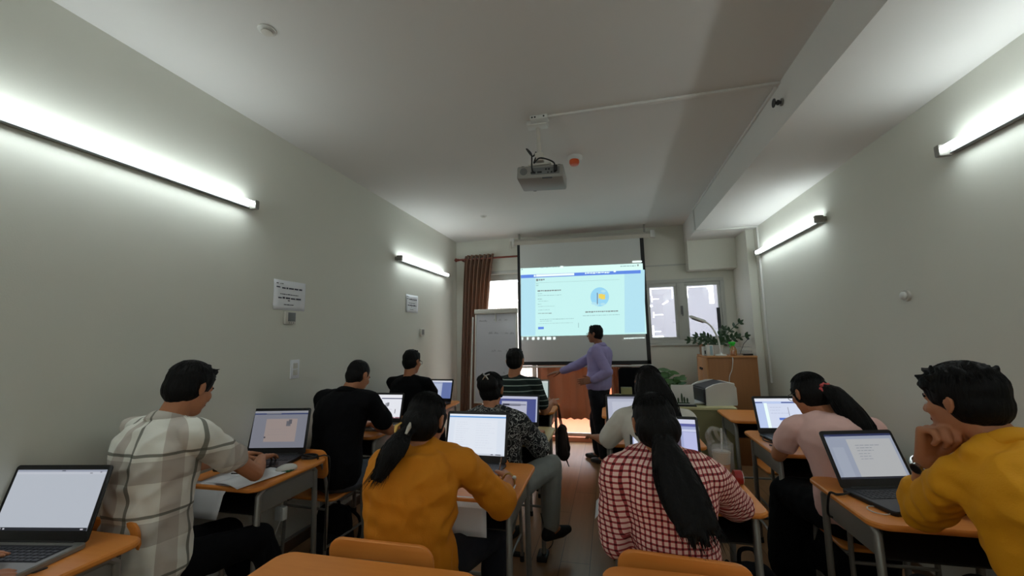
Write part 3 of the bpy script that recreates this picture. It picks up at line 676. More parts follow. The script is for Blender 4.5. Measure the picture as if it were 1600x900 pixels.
# ---------------------------------------------------------------- laptops
LC = {}
def lc(c, s=1.0):
    if (c, s) not in LC: LC[(c, s)] = emis('display colour %d' % len(LC), L(*c), s*.74)
    return LC[(c, s)]
def laptop(name_label, loc, rz, rects, base='black', lid='black', keys='dgrey', tilt=16, w_=.375, d_=.255, bright=1.0, kb_mark=True):
    t = thing('laptop', name_label, 'laptop', loc, rz, 'open laptops'); h_ = d_*.98
    MB().plate(rrect(-w_/2, w_/2, -d_/2, d_/2, .015), 0, .019, bev=.004).build('base', base, t)
    m = MB(); kw = w_*.44; m.box(-kw, kw, -.005, d_/2-.03, .0185, .0198)
    for r in range(5):
        for c in range(14):
            x = -kw+.004+c*(2*kw-.006)/14; y = .0+r*(d_/2-.04)/5; m.box(x, x+(2*kw)/14-.004, y, y+(d_/2-.04)/5-.004, .0195, .0213)
    m.build('keyboard', 'black' if base != 'black' else keys, t, smooth=False)
    MB().box(-.055, .05, -d_/2+.018, -.022, .0185, .0196, bev=.0004).build('touchpad', 'grey' if base == 'black' else base, t)
    if kb_mark:
        m = MB(); m.box(w_*.22, w_*.30, -d_/2+.02, -d_/2+.045, .0187, .0195); m.box(w_*.34, w_*.42, -d_/2+.02, -d_/2+.045, .0187, .0195); m.build('sticker', 'steel', t)
    T = Matrix.Translation((0, d_/2-.006, .017)) @ Matrix.Rotation(math.radians(-tilt), 4, 'X')
    m = MB(); m.T = T; m.ring_loft([[V((p[0]*k_, y, p[1]+h_/2)) for p in rrect(-w_/2, w_/2, -h_/2, h_/2, .014)] for y, k_ in ((0, .985), (.002, 1), (.005, 1), (.008, .98))]); ld = m.build('lid', lid, t)
    m = MB(); m.T = T; m.cyl((-w_*.38, .004, .0), (w_*.38, .004, .0), .008, n=10); m.build('hinge', 'black', t)
    m = MB(); m.T = T; sx0, sx1, sz0, sz1 = -w_/2+.015, w_/2-.015, .038, h_-.017; mats = []
    for i, (u0, v0, u1, v1, c) in enumerate(rects):   # u right, v down
        mm = lc(c, bright)
        if mm not in mats: mats.append(mm)
        y = -.0012-i*.00012
        m.add([(sx0+(sx1-sx0)*u0, y, sz1-(sz1-sz0)*v0), (sx0+(sx1-sx0)*u1, y, sz1-(sz1-sz0)*v0), (sx0+(sx1-sx0)*u1, y, sz1-(sz1-sz0)*v1), (sx0+(sx1-sx0)*u0, y, sz1-(sz1-sz0)*v1)], [(0, 1, 2, 3)], mats.index(mm))
    m.build('display', mats, ld, smooth=False)
    return t
def lines(u0, u1, v0, dv, n, c, h=.012, sd=1):
    r = random.Random(sd); o = []
    for i in range(n):
        u = u0; e = u0+(u1-u0)*r.uniform(.5, 1)
        while u < e: w_ = r.uniform(.02, .07); o.append((u, v0+i*dv, min(u+w_, e), v0+i*dv+h, c)); u += w_+.012
    return o
DZ_ = .75
W1, W2, BL, NV = (196, 200, 208), (222, 224, 232), (70, 104, 170), (40, 50, 92)
taskbar = [(0, .95, 1, 1, (26, 28, 36)), (.02, .96, .04, .985, (120, 130, 150)), (.06, .96, .08, .985, (150, 150, 160)), (.10, .965, .12, .985, (200, 200, 210)), (.93, .965, .96, .985, (190, 190, 200))]
laptop('silver laptop with a blank white page, at the lower left corner', (-2.052, 1.00, DZ_), math.radians(10),
       [(0, 0, 1, 1, (176, 182, 192)), (0, 0, 1, .035, (150, 156, 172)), (0, .04, 1, .075, (186, 190, 200)), (.5, .01, .54, .025, (70, 70, 80)), (.82, .05, .85, .065, (120, 120, 130)), (.93, .03, .95, .05, (120, 120, 130))]+taskbar, base='metal', bright=.9, w_=.40, d_=.265)
laptop('black laptop with a pinkish page, typed on by the man in the plaid shirt', (-2.068, 2.11, DZ_), math.radians(11),
       [(0, 0, 1, 1, (128, 130, 142)), (0, 0, 1, .06, (150, 152, 160)), (0, .06, 1, .10, (60, 70, 110)), (.22, .06, .5, .09, (110, 112, 124)), (.24, .22, .82, .84, (160, 146, 142)), (.62, .28, .70, .42, (104, 104, 112)), (.66, .24, .72, .36, (92, 92, 100)), (.24, .70, .27, .74, (70, 70, 80))]+lines(.3, .7, .5, .07, 3, (148, 138, 138), .01, 4), bright=.7, w_=.385, d_=.285, tilt=12)
laptop('laptop with a bright lilac-white page in front of the short-haired man in black', (-1.93, 3.09, DZ_), math.radians(2),
       [(0, 0, 1, 1, W2), (0, 0, 1, .14, (226, 226, 232)), (.42, .145, 1, .185, (70, 72, 100)), (0, .145, .3, .165, (170, 172, 190)), (.55, .36, .64, .52, (150, 152, 160)), (.60, .34, .66, .48, (120, 122, 130)), (.50, .62, .75, .635, (180, 176, 186)), (.84, .62, .86, .80, (110, 106, 116)), (0, .95, 1, 1, (120, 80, 90))]+[(i*.08+.2, .955, i*.08+.24, .985, (220, 200, 210)) for i in range(9)], base='metal', bright=.95, w_=.36)
laptop('laptop with a blue and white page at the far left desk', (-1.93, 4.20, DZ_), math.radians(-4),
       [(0, 0, 1, 1, (168, 178, 204)), (0, 0, 1, .09, (206, 210, 222)), (.66, .1, 1, 1, (96, 112, 164)), (.3, .12, .66, .14, (80, 90, 130)), (.05, .2, .6, .9, (178, 188, 212))], bright=.9, w_=.37)
laptop('black laptop with a blue-topped white page, in front of the mustard top', (-.785, 2.16, DZ_), math.radians(0),
       [(0, 0, 1, 1, (206, 214, 226)), (0, 0, 1, .05, (216, 222, 232)), (0, .05, 1, .085, (88, 146, 206)), (.10, .14, .86, .95, (212, 218, 228))]+lines(.14, .4, .2, .055, 12, (192, 198, 212), .008, 9)+lines(.5, .82, .22, .06, 11, (196, 202, 216), .008, 10)+[(.0, .96, 1, 1, (190, 196, 208)), (.78, .965, .82, .985, (60, 60, 70)), (.86, .965, .95, .985, (60, 60, 70))], w_=.38, d_=.285)
laptop('laptop with a dark blue page and a dialog, beside the patterned blouse', (-.755, 3.10, DZ_), math.radians(-3),
       [(0, 0, 1, 1, (64, 72, 128)), (0, 0, 1, .10, (176, 178, 200)), (0, .10, 1, .12, (52, 58, 110)), (.10, .2, .74, .80, (168, 170, 188)), (.12, .3, .58, .38, (44, 44, 60)), (.3, .31, .72, .36, (120, 122, 140)), (.62, .72, .70, .76, (60, 60, 84)), (.965, .1, 1, 1, (170, 176, 200))], w_=.36)
laptop('grey-green edged laptop in front of the man in the striped jersey', (-.83, 4.20, DZ_), math.radians(0),
       [(0, 0, 1, 1, (190, 206, 202)), (0, 0, 1, .1, (206, 214, 212)), (.1, .2, .85, .9, (200, 212, 208))], lid='metal', base='metal', w_=.37, bright=.8)
laptop('laptop with a dark photo on its page, in front of the checked blouse', (.262, 2.36, DZ_), math.radians(-5),
       [(0, 0, 1, 1, (150, 158, 196)), (0, 0, 1, .12, (196, 198, 220)), (0, .12, 1, .2, (86, 90, 150)), (.0, .28, 1, .34, (190, 194, 220)), (.1, .36, .76, 1, (70, 60, 74)), (.80, .36, 1, 1, (172, 176, 214)), (.02, .3, .08, 1, (206, 210, 226))], tilt=22, w_=.375)
laptop('laptop with a pale page in front of the woman in the white shirt', (.145, 3.17, DZ_), math.radians(4),
       [(0, 0, 1, 1, (178, 182, 200)), (0, 0, 1, .08, (120, 122, 140)), (.1, .2, .9, .9, (190, 194, 210))], w_=.37, bright=.85)
laptop('laptop with blue panels on a white page, typed on by the woman in pink', (1.19, 3.14, DZ_), math.radians(7),
       [(0, 0, 1, 1, (176, 192, 226)), (0, 0, 1, .10, (212, 216, 228)), (0, .12, .14, .16, (70, 84, 140)), (.5, .12, 1, .16, (70, 84, 140)), (.16, .16, .22, 1, (226, 244, 240)), (.22, .18, 1, 1, (200, 208, 228)), (.40, .66, .62, .74, (84, 112, 190)), (.60, .3, .61, .6, (120, 120, 140))]+lines(.26, .6, .3, .1, 3, (160, 168, 196), .012, 3), w_=.38, d_=.26)
laptop('black laptop with a grey document page, beside the man in the golden shirt', (1.185, 2.125, DZ_), math.radians(14),
       [(0, 0, 1, 1, (150, 158, 176)), (0, 0, 1, .05, (36, 44, 84)), (.02, .04, .08, .07, (120, 130, 160)), (.05, .3, .22, .96, (160, 168, 184)), (.3, .12, .96, .97, (178, 180, 182)), (.0, .96, 1, 1, (30, 32, 44))]+lines(.4, .85, .26, .06, 3, (120, 126, 140), .012, 5)+lines(.4, .6, .45, .06, 3, (130, 136, 150), .012, 6), w_=.35, bright=.8, tilt=25)
# ---------------------------------------------------------------- people
def basis(yaw, pitch=0, roll=0):
    R = Matrix.Rotation(yaw, 3, 'Z') @ Matrix.Rotation(-pitch, 3, 'X') @ Matrix.Rotation(roll, 3, 'Y')
    return R, R @ V((1, 0, 0)), R @ V((0, 1, 0)), R @ V((0, 0, 1))      # matrix, right, forward, up   (pitch > 0 looks down)
def hh_s(h): return (h or {}).get('w', 1)
def bend(a, b, l1, l2, pole):
    """middle joint between a and b, bending towards pole"""
    a, b = V(a), V(b); d = b-a; L_ = d.length; k_ = d.normalized()
    if L_ > (l1+l2)*.985: l1 *= L_/(l1+l2)*1.02; l2 *= L_/(l1+l2)*1.02+.001
    x = (l1*l1-l2*l2+L_*L_)/(2*L_); h = math.sqrt(max(l1*l1-x*x, 1e-5)); p = V(pole); p = (p-k_*p.dot(k_)).normalized()
    return a+k_*x+p*h
def hand(mb, W, d, n, th, curl=.35, s=1.0, fist=False, point=False):
    """W wrist, d towards the fingertips, n out of the palm, th towards the thumb side"""
    W = V(W); d = V(d).normalized(); n = V(n); n = (n-d*n.dot(d)).normalized(); t = d.cross(n)
    if t.dot(V(th)) < 0: t = -t
    tips = []
    K = []
    for i, o in enumerate((.030, .0095, -.0105, -.029)):
        k_ = W+d*(.088-(abs(i-1))*.004)*s+t*o*s-n*.002; K.append(k_); mb.cap(W+t*o*.45*s+d*.005, k_, .0155*s, .0112*s, 10)
    ln = (.95, 1.05, .99, .78)
    for i, k_ in enumerate(K):
        p = k_; a = curl*(.8 if i else .65)+(1.25 if fist else 0); q = p
        sp_ = (1.5-i)*.055*(0 if fist else 1)
        if point and i == 0: a = .1
        for j, (l, r0, r1) in enumerate(((.043, .0098, .0088), (.027, .0088, .0080), (.021, .0080, .0066))):
            ang = a*(.7+.75*j) if not fist else (1.15, 2.55, 3.5)[j]
            dd = (d*math.cos(ang)+n*math.sin(ang)+t*sp_*math.cos(ang)).normalized(); q = p+dd*l*ln[i]*s; mb.cap(p, q, r0*s, r1*s, 10); p = q
        tips.append(q)
    b0 = W+d*.018*s+t*.022*s+n*.004
    if fist: b1 = b0+(d*.035+t*.014+n*.022)*s; b2 = b1+(d*.024-t*.012+n*.016)*s; b3 = b2+(d*.006-t*.022+n*.002)*s
    else: b1 = b0+(d*.028+t*.030+n*.010)*s; b2 = b1+(d*.028+t*.012+n*.008)*s; b3 = b2+(d*.022+t*.002+n*.006)*s
    mb.cap(b0, b1, .0155*s, .0118*s, 10); mb.cap(b1, b2, .0112*s, .0098*s, 10); mb.cap(b2, b3, .0098*s, .0075*s, 10)
    return tips[0], b3
def torso_rings(P, N, r, f, ws, infl=0, bulge=.03, n=20, t0=0, t1=1, bow=-.045):
    P, N = V(P), V(N); mid = (P+N)/2+f*bow; rings = []
    prof = [(0, .150, .098), (.10, .166, .112), (.25, .162, .112), (.42, .142, .102), (.60, .150, .106), (.75, .164, .112), (.86, .158, .104), (.94, .120, .084), (1.0, .064, .060)]
    for t, a, b in prof:
        if t < t0-1e-6 or t > t1+1e-6: continue
        c = P*(1-t)*(1-t)+mid*2*t*(1-t)+N*t*t; a = a*ws+infl; b = b*ws+infl
        T_ = ((mid-P)*(1-t)+(N-mid)*t).normalized(); ff = (f-T_*f.dot(T_)).normalized()
        rings.append([c+r*a*math.copysign(abs(math.cos(u_))**.85, math.cos(u_))+ff*b*math.copysign(abs(math.sin(u_))**.9, math.sin(u_)) for u_ in [k_*2*math.pi/n for k_ in range(n)]])
    return rings
def person(name, label, P, N, H, yaw, hyaw, hpitch=.15, hroll=0, shd=None, handL=None, handR=None, elbL=None, elbR=None,
           hL=None, hR=None, kneeL=None, kneeR=None, footL=None, footR=None, top='fab_black', sleeve=.55, bottom='fab_black', skirt=False,
           hair='short', skin='skin', ws=1.0, sw=.175, base=None, collar=None, vox=.006, tight=0, hem=.0, face=True, glasses=False, shoes='black', fat=1.0, seated=True, wr=.006, hs=1.0, hemdrop=0, cuff=False, scale=1.0, bow=-.045, hairf=None):
    P, N, H = V(P), V(N), V(H); t = thing('person', label, 'person', (P.x, P.y, 0), 0, world=True)
    R0, r, f, u_ = basis(yaw); Rh, hr, hf, hu = basis(hyaw, hpitch, hroll)
    b = MB(); sh = []
    b.ring_loft(torso_rings(P, N, r, f, ws, bow=bow))
    b.cap(P-u_*.02, P+u_*.02, .10*ws, .11*ws)
    for i, e in enumerate((-1, 1)):
        S = V(shd[i]) if shd and shd[i] is not None else N+r*e*sw-u_*.055-f*.0
        sh.append(S)
        b.cap(N-u_*.045+r*e*.03, S, .050*fat, .045*fat); b.cap(N+u_*.0, N+r*e*.10-u_*.03, .036, .036)
    neck_top = H-hf*.022-hu*.055
    b.cap(N-u_*.03, neck_top, .056*fat*hs, .052*hs)
    # head
    def hp(x, y, z): return H+(hr*x+hf*y+hu*z)*hs
    b.ell(hp(0, -.008, .025), (.072*hs, .090*hs, .088*hs), Rh); b.ell(hp(0, .022, -.032), (.060*hs, .068*hs, .078*hs), Rh); b.ell(hp(0, .048, -.082), (.036*hs, .034*hs, .028*hs), Rh)
    b.cap(hp(-.03, .066, .018), hp(.03, .066, .018), .017*hs, .017*hs); b.cap(hp(0, .078, .012), hp(0, .102, -.026), .0085*hs, .0125*hs)
    b.ell(hp(-.013, .090, -.030), (.009*hs, .011*hs, .008*hs), Rh); b.ell(hp(.013, .090, -.030), (.009*hs, .011*hs, .008*hs), Rh)
    b.cap(hp(-.014, .083, -.052), hp(.014, .083, -.052), .0075*hs, .0075*hs); b.cap(hp(-.012, .081, -.062), hp(.012, .081, -.062), .008*hs, .008*hs)
    for e in (-1, 1):
        b.ell(hp(e*.040, .055, -.020), (.020*hs, .024*hs, .024*hs), Rh)
        b.tube([hp(e*.071, .005, .018), hp(e*.079, -.010, .026), hp(e*.082, -.020, .012), hp(e*.079, -.016, -.010), hp(e*.074, -.002, -.026)], .0065*hs, 8)
        b.ell(hp(e*.077, -.006, .0), (.006*hs, .014*hs, .022*hs), Rh)
    # arms
    arms = []
    for i, (e, HW, EL, hh) in enumerate(((-1, handL, elbL, hL), (1, handR, elbR, hR))):
        S = sh[i]
        if HW is None: HW = P+r*e*.12+f*.30+u_*.10
        W = V(HW); E = V(EL) if EL is not None else bend(S, W, .285*scale, .25*scale, -u_*.8-f*.3+r*e*.5)
        b.cap(S, S.lerp(E, .4), .045*fat, .043*fat); b.cap(S.lerp(E, .4), E, .043*fat, .036*fat); b.cap(E, E.lerp(W, .35), .037*fat, .038*fat); b.cap(E.lerp(W, .35), W, .038*fat, .024*(hh_s(hL if e < 0 else hR)))
        hh = hh or {}; d = V(hh.get('d', (W-E).normalized())); n = V(hh.get('n', -u_)); th = V(hh.get('t', -r*e))
        b_t = hand(b, W, d, n, th, hh.get('curl', .35), hh.get('s', 1.0), hh.get('fist', False), hh.get('point', False)); arms.append((S, E, W, b_t))
    # legs
    legs = []
    for i, (e, K, A) in enumerate(((-1, kneeL, footL), (1, kneeR, footR))):
        Hh = P+r*e*.088-u_*.03
        if A is None: A = Hh+f*.42+r*e*.03; A.z = .085
        A = V(A)
        if K is None: K = bend(Hh, A, .43, .42, f+u_*.6) if seated else bend(Hh, A, .42, .41, f)
        K = V(K); b.cap(Hh, K, .080*ws, .056); b.cap(K, K.lerp(A, .35), .055, .053); b.cap(K.lerp(A, .35), A, .053, .036)
        fd = V(((K.x-Hh.x), (K.y-Hh.y), 0)).normalized() if (V((K.x-Hh.x, K.y-Hh.y, 0)).length > .12) else f.copy()
        b.cap(A-u_*.03, A+fd*.12-u_*.055, .036, .026); legs.append((Hh, K, A, fd))
    body = organic(b, 'body', skin, t, vox, 2)
    # shirt
    c = MB(); inf = .014+tight
    c.ring_loft(torso_rings(P-u_*(hemdrop+.02), N, r, f, ws, inf, bow=bow)[:-1]+[[q for q in torso_rings(P, N, r, f, ws, .006, bow=bow)[-1]]])
    for i, e in enumerate((-1, 1)):
        S, E, W, _ = arms[i]; c.cap(N-u_*.045+r*e*.03, S, .060*fat+tight, .053*fat+tight); c.cap(N-u_*.012+r*e*.02, N+r*e*.10-u_*.035, .042*fat+tight*.5, .044*fat+tight*.5)
        if sleeve <= 1:
            q = S.lerp(E, sleeve); c.cap(S, q, .053*fat+tight, .056*fat+tight)
        else:
            c.cap(S, E, .053*fat+tight, .050*fat+tight); q = E.lerp(W, min(sleeve-1, .97)); c.cap(E, q, .052*fat+tight, (.040 if sleeve > 1.6 else .050)+tight*.5)
    sobj = organic(c, 'shirt', top, t, max(vox, .007), 9, wr, 9, P.x*3+P.y)
    if cuff:
        for i in (0, 1):
            S, E, W, _ = arms[i]; q0 = (S.lerp(E, sleeve) if sleeve <= 1 else E.lerp(W, min(sleeve-1, .97))); dd = (E-S if sleeve <= 1 else W-E).normalized(); rr = (.060 if sleeve <= 1 else .048)*fat+tight*.6
            m = MB(); m.tube([q0-dd*.012, q0-dd*.008, q0+dd*.018, q0+dd*.022], rr, 20, 0, [rr*.9, rr*1.03, rr*1.03, rr*.9]); m.build('cuff', top, t)
    if collar:
        m = MB(); rr = .066*fat; cc = N-u_*.028; tilt = (neck_top-N).normalized(); a = tilt.cross(r).normalized(); rings = []
        m2 = []
        for k_, (h_, q) in enumerate(((.0, rr+.010), (.022, rr+.006), (.046, rr), (.050, rr+.004), (.040, rr+.012), (.014, rr+.020), (.006, rr+.018))):
            m2.append([cc+tilt*(h_+.022*math.cos(g_)*0)+(r*math.cos(g_)+a*math.sin(g_)*1.02)*q-a*.004 for g_ in [z_*2*math.pi/28 for z_ in range(28)]])
        m.ring_loft(m2+[m2[0]], close=False); m.build('collar', top, t)
    # trousers or skirt
    g = MB(); g.cap(P-u_*.03, P+u_*.0, .108*ws, .108*ws); g.ring_loft(torso_rings(P-u_*.06, N, r, f, ws, .004, bow=bow)[:3])
    if skirt:
        for Hh, K, A, fd in legs: g.cap(Hh, K, .105, .095); g.cap(K, A+u_*.03, .095, .13)
        (h0, k0, a0, _), (h1, k1, a1, _) = legs; g.cap((h0+h1)/2, (k0+k1)/2, .10, .095); g.cap((k0+k1)/2, (a0+a1)/2+u_*.04, .09, .11)
        g.cap(P-u_*.05, P-u_*.28+f*.02, .13, .13); g.cap(P-u_*.1, (a0+a1)/2+u_*.05-f*.06, .12, .13)
    else:
        for Hh, K, A, fd in legs: g.cap(Hh, K, .092*ws, .068); g.cap(K, K.lerp(A, .3), .067, .064); g.cap(K.lerp(A, .3), A+u_*.02, .064, .056)
    organic(g, 'skirt' if skirt else 'trousers', bottom, t, .009, 3, .006, 8, P.y)
    for Hh, K, A, fd in legs:
        s_ = MB(); g0 = V((A.x, A.y, .03)) if A.z < .2 else A-u_*.055
        s_.cap(g0-fd*.045+u_*.01, g0+fd*.09, .036, .040); s_.cap(g0+fd*.09, g0+fd*.155-u_*.004, .040, .026); s_.cap(g0-fd*.03+u_*.03, A+u_*.0, .038, .040)
        for q in s_.v:
            if A.z < .2 and q.z < .002: q.z = .002
        organic(s_, 'shoe', shoes, t, .008, 2)
    # face details
    if face:
        for e in (-1, 1):
            m = MB(); m.ell(hp(e*.030, .070, -.002), (.0135*hs, .0135*hs, .0105*hs), Rh); m.ell(hp(e*.030, .0775, -.002), (.0065*hs, .0068*hs, .0062*hs), Rh, 12, 1); m.build('eye', ['eyew', 'iris'], t)
            m = MB(); m.tube([hp(e*.014, .084, .019), hp(e*.030, .083, .025), hp(e*.048, .070, .019)], .0035*hs, 6); m.build('eyebrow', 'hair', t)
        m = MB(); m.tube([hp(-.022, .080, -.056), hp(-.008, .0895, -.054), hp(.008, .0895, -.054), hp(.022, .080, -.056)], .0045*hs, 8); m.build('lips', 'lips', t)
    if glasses:
        m = MB()
        for e in (-1, 1):
            m.tube([hp(e*.032+.022*math.cos(a), .098, -.002+.017*math.sin(a)) for a in [k_*math.pi/10 for k_ in range(21)]], .0016, 6)
            m.tube([hp(e*.054, .097, .004), hp(e*.078, .06, .008), hp(e*.082, .0, .012), hp(e*.080, -.02, .004)], .0017, 6)
        m.tube([hp(-.010, .099, .0), hp(0, .104, .002), hp(.010, .099, .0)], .0016, 6); m.build('glasses', 'black', t)
    # hair
    rs = random.Random(int(abs(P.x*100)+P.y*10)); h = MB(); STR.v.clear(); STR.f.clear(); STR.mi.clear()
    near = P.y < 2.7 and hair != 'crop'
    if near:      # fine hairs combed down from the crown
        ex = {'short': .009, 'fluffy': .015, 'quiff': .012}.get(hair, .008)
        for i in range(420):
            az = rs.uniform(0, 6.28); p_ = rs.uniform(.1, 1.0); pts = []
            for j in range(5):
                q = p_+j*rs.uniform(.07, .12)
                if math.cos(az) > .35 and q > 1.15: break
                if q > 1.75: break
                pts.append(hp(math.sin(az)*math.sin(q)*(.0725+ex), -.013+math.cos(az)*math.sin(q)*(.087+ex), .040+math.cos(q)*(.076+ex)))
            if len(pts) > 2: STR.tube(pts, .0013, 4, 0, [.0014]*(len(pts)-1)+[.0003])
    def strand(p0, p1, r0=.004, r1=.0015): h.cap(p0, p1, r0, r1, 6)
    if hair in ('short', 'fluffy', 'crop', 'quiff'):
        k_ = {'crop': .004, 'short': .009, 'fluffy': .015, 'quiff': .012}[hair]
        h.ell(hp(0, -.014, .042), ((.071+k_)*hs, (.085+k_)*hs, (.074+k_)*hs), Rh); h.ell(hp(0, -.036, .0), ((.065+k_)*hs, (.060+k_)*hs, (.066+k_*.6)*hs), Rh)
        h.ell(hp(0, -.052, -.035), ((.044+k_*.4)*hs, (.036+k_*.3)*hs, .040*hs), Rh)
        for e in (-1, 1): h.cap(hp(e*.068, .012, .03), hp(e*.070, .012, .000), .012*hs, .006*hs, 8)
        if hair == 'crop': pass
        elif hair == 'fluffy':
            for i in range(80):
                a = rs.uniform(-1.3, 1.3); z = rs.uniform(.045, .085); p0 = hp(.070*math.sin(a), .06*math.cos(a), z); l = rs.uniform(.018, .045)
                h.cap(p0, p0+(hf*l*math.cos(a)+hr*l*math.sin(a)*.5+hu*rs.uniform(-.022, .012))*hs, .013, .003, 6)
            for i in range(60):
                a = rs.uniform(0, 6.28); p0 = hp(.065*math.sin(a), -.02+.07*math.cos(a), rs.uniform(.07, .10)); h.cap(p0, p0+hu*rs.uniform(.01, .03)+hf*rs.uniform(-.01, .03)+hr*rs.uniform(-.015, .015), .011, .003, 6)
        else:
            ff = .03 if hair == 'quiff' else .014
            for i in range(50):
                a = rs.uniform(-.95, .95); p0 = hp(.068*math.sin(a), .058*math.cos(a), rs.uniform(.055, .095)); h.cap(p0, p0+hf*rs.uniform(.3, 1)*ff+hu*rs.uniform(-.008, .012)*(1 if hair != 'quiff' else 1.2), .011, .003, 6)
            for i in range(30):
                a = rs.uniform(0, 6.28); p0 = hp(.05*math.sin(a), -.015+.06*math.cos(a), .10); h.cap(p0, p0+hu*rs.uniform(.008, .02)+hf*.01+hr*rs.uniform(-.01, .01), .009, .002, 6)
    else:
        h.ell(hp(0, -.012, .034), (.078*hs, .096*hs, .084*hs), Rh); h.ell(hp(0, -.036, -.010), (.071*hs, .070*hs, .076*hs), Rh)
        for e in (-1, 1): h.cap(hp(e*.060, .030, .03), hp(e*.066, .004, -.03), .018*hs, .013*hs, 8)
        if hairf: hairf(h, hp, hf, hr, hu, rs, H, N)
    organic(h, 'hair', 'hair', t, .0055, 1 if hair != 'crop' else 3, .003, 26, 2, ws=(1, 1, .35))
    if STR.v: tag(STR.build('fine_hair', 'hair', t), kind='stuff')
    return t, arms, (H, hr, hf, hu, hp)
STR = MB()
def rope(h, pts, rr, rs, strands=60, jit=1.0, flat=1.0, r_=None):
    """a tail of hair: a tapering core and many loose locks along it"""
    P = spline(pts, 6); n = len(P)-1
    R = [rr[0]+(0) for _ in P]
    for i in range(n+1):
        q = i/n*(len(rr)-1); a = int(min(q, len(rr)-2)); R[i] = rr[a]+(rr[a+1]-rr[a])*(q-a)
    for i in range(n): h.cap(P[i], P[i+1], R[i]*.86, R[i+1]*.86, 10)
    for s_ in range(int(strands*1.5)):
        a = rs.uniform(0, 6.28); k0 = rs.randint(0, max(0, n-4)); k1 = min(n, k0+rs.randint(4, max(5, n//2))); q = rs.uniform(.75, 1.02)*jit
        for i in range(k0, k1):
            o0 = V((math.cos(a), math.sin(a)*.6, .15*math.sin(a*3)))*R[i]*q; o1 = V((math.cos(a), math.sin(a)*.6, .15*math.sin(a*3)))*R[i+1]*q
            h.cap(P[i]+o0, P[i+1]+o1, .0055, .0045 if i < k1-1 else .002, 5)
    for s_ in range(strands*3):
        a = rs.uniform(0, 6.28); k0 = rs.randint(0, max(0, n-6)); k1 = min(n, k0+rs.randint(5, max(6, n//2+3))); q = rs.uniform(.92, 1.12); w_ = rs.uniform(-.25, .25); pts = []
        for i in range(k0, k1+1): pts.append(P[i]+V((math.cos(a+w_*(i-k0)/6), math.sin(a+w_*(i-k0)/6)*.7, .1*math.sin(a*3)))*R[i]*q)
        if len(pts) > 2: STR.tube(pts, .0013, 4, 0, [.0015]*(len(pts)-1)+[.0003])
    for s_ in range(strands):
        o = V((rs.uniform(-1, 1), rs.uniform(-.5, .5), 0))*R[-1]; d = (P[-1]-P[-3]).normalized(); e_ = V((rs.uniform(-.02, .02), rs.uniform(-.01, .01), 0))
        STR.tube([P[-1]+o-d*.03, P[-1]+o+d*.01+e_*.4, P[-1]+o+d*rs.uniform(.03, .075)+e_], .0014, 4, 0, [.0016, .0014, .0003])
    for s_ in range(strands//2):
        o = V((rs.uniform(-1, 1), rs.uniform(-.5, .5), 0))*R[-1]*1.1; d = (P[-1]-P[-3]).normalized()
        h.cap(P[-1]+o-d*.04, P[-1]+o+d*rs.uniform(.0, .05), .008, .002, 5)

# man in plaid, left wall
def vH(x, y, Y, dz=-.125): p = PY(x, y, Y); p.z += dz; return p
kb = V((-2.02, 2.13, .79))
person('person', 'man in a white plaid short-sleeved shirt typing at the left wall', (-1.98, 1.43, .56), (-1.95, 1.46, 1.14), (-1.925, 1.535, 1.262), math.radians(-4), math.radians(2), .34,
       handR=(-1.94, 1.98, .825), elbR=(-1.735, 1.74, .83), handL=(-2.10, 1.97, .835), elbL=(-2.18, 1.70, .84), hR=dict(d=(-.35, .9, -.1), n=(0, 0, -1), t=(-1, 0, 0), curl=.4), hL=dict(d=(.1, .95, -.1), n=(0, 0, -1), t=(1, 0, 0), curl=.5),
       top='plaid', sleeve=.56, bottom='fab_black', hair='quiff', collar=True, cuff=True, vox=.005, sw=.19, ws=1.02, tight=.008, hemdrop=.06, hs=1.04, footR=(-1.68, 1.93, .085), footL=(-1.95, 1.98, .085), wr=.014)
# short-haired man in black
person('person', 'short-haired man in a black shirt and grey jeans leaning at the left desk', (-1.90, 2.56, .57), (-1.86, 2.62, 1.105), (-1.815, 2.69, 1.205), math.radians(-5), math.radians(-8), .42,
       handR=(-1.88, 3.00, .80), elbR=(-1.63, 2.83, .80), handL=(-2.03, 3.0, .80), hR=dict(n=(0, 0, -1), curl=.4), hL=dict(n=(0, 0, -1), curl=.4), sw=.205, ws=1.06, fat=1.08,
       top='fab_black', sleeve=.66, bottom='denim', hair='crop', collar=True, hs=1.0, hemdrop=.05, footR=(-1.52, 2.95, .085), kneeR=(-1.56, 3.02, .53), footL=(-1.84, 3.1, .085), tight=.01)
person('person', 'man in black with glasses at the far left, near the curtain', (-1.91, 3.66, .57), (-1.90, 3.64, 1.11), (-1.885, 3.67, 1.245), math.radians(-4), math.radians(-10), .10,
       handR=(-1.76, 4.08, .80), handL=(-1.98, 4.08, .80), sw=.19, top='fab_black', sleeve=.6, bottom='fab_black', hair='short', glasses=True, ws=1.0, vox=.007)
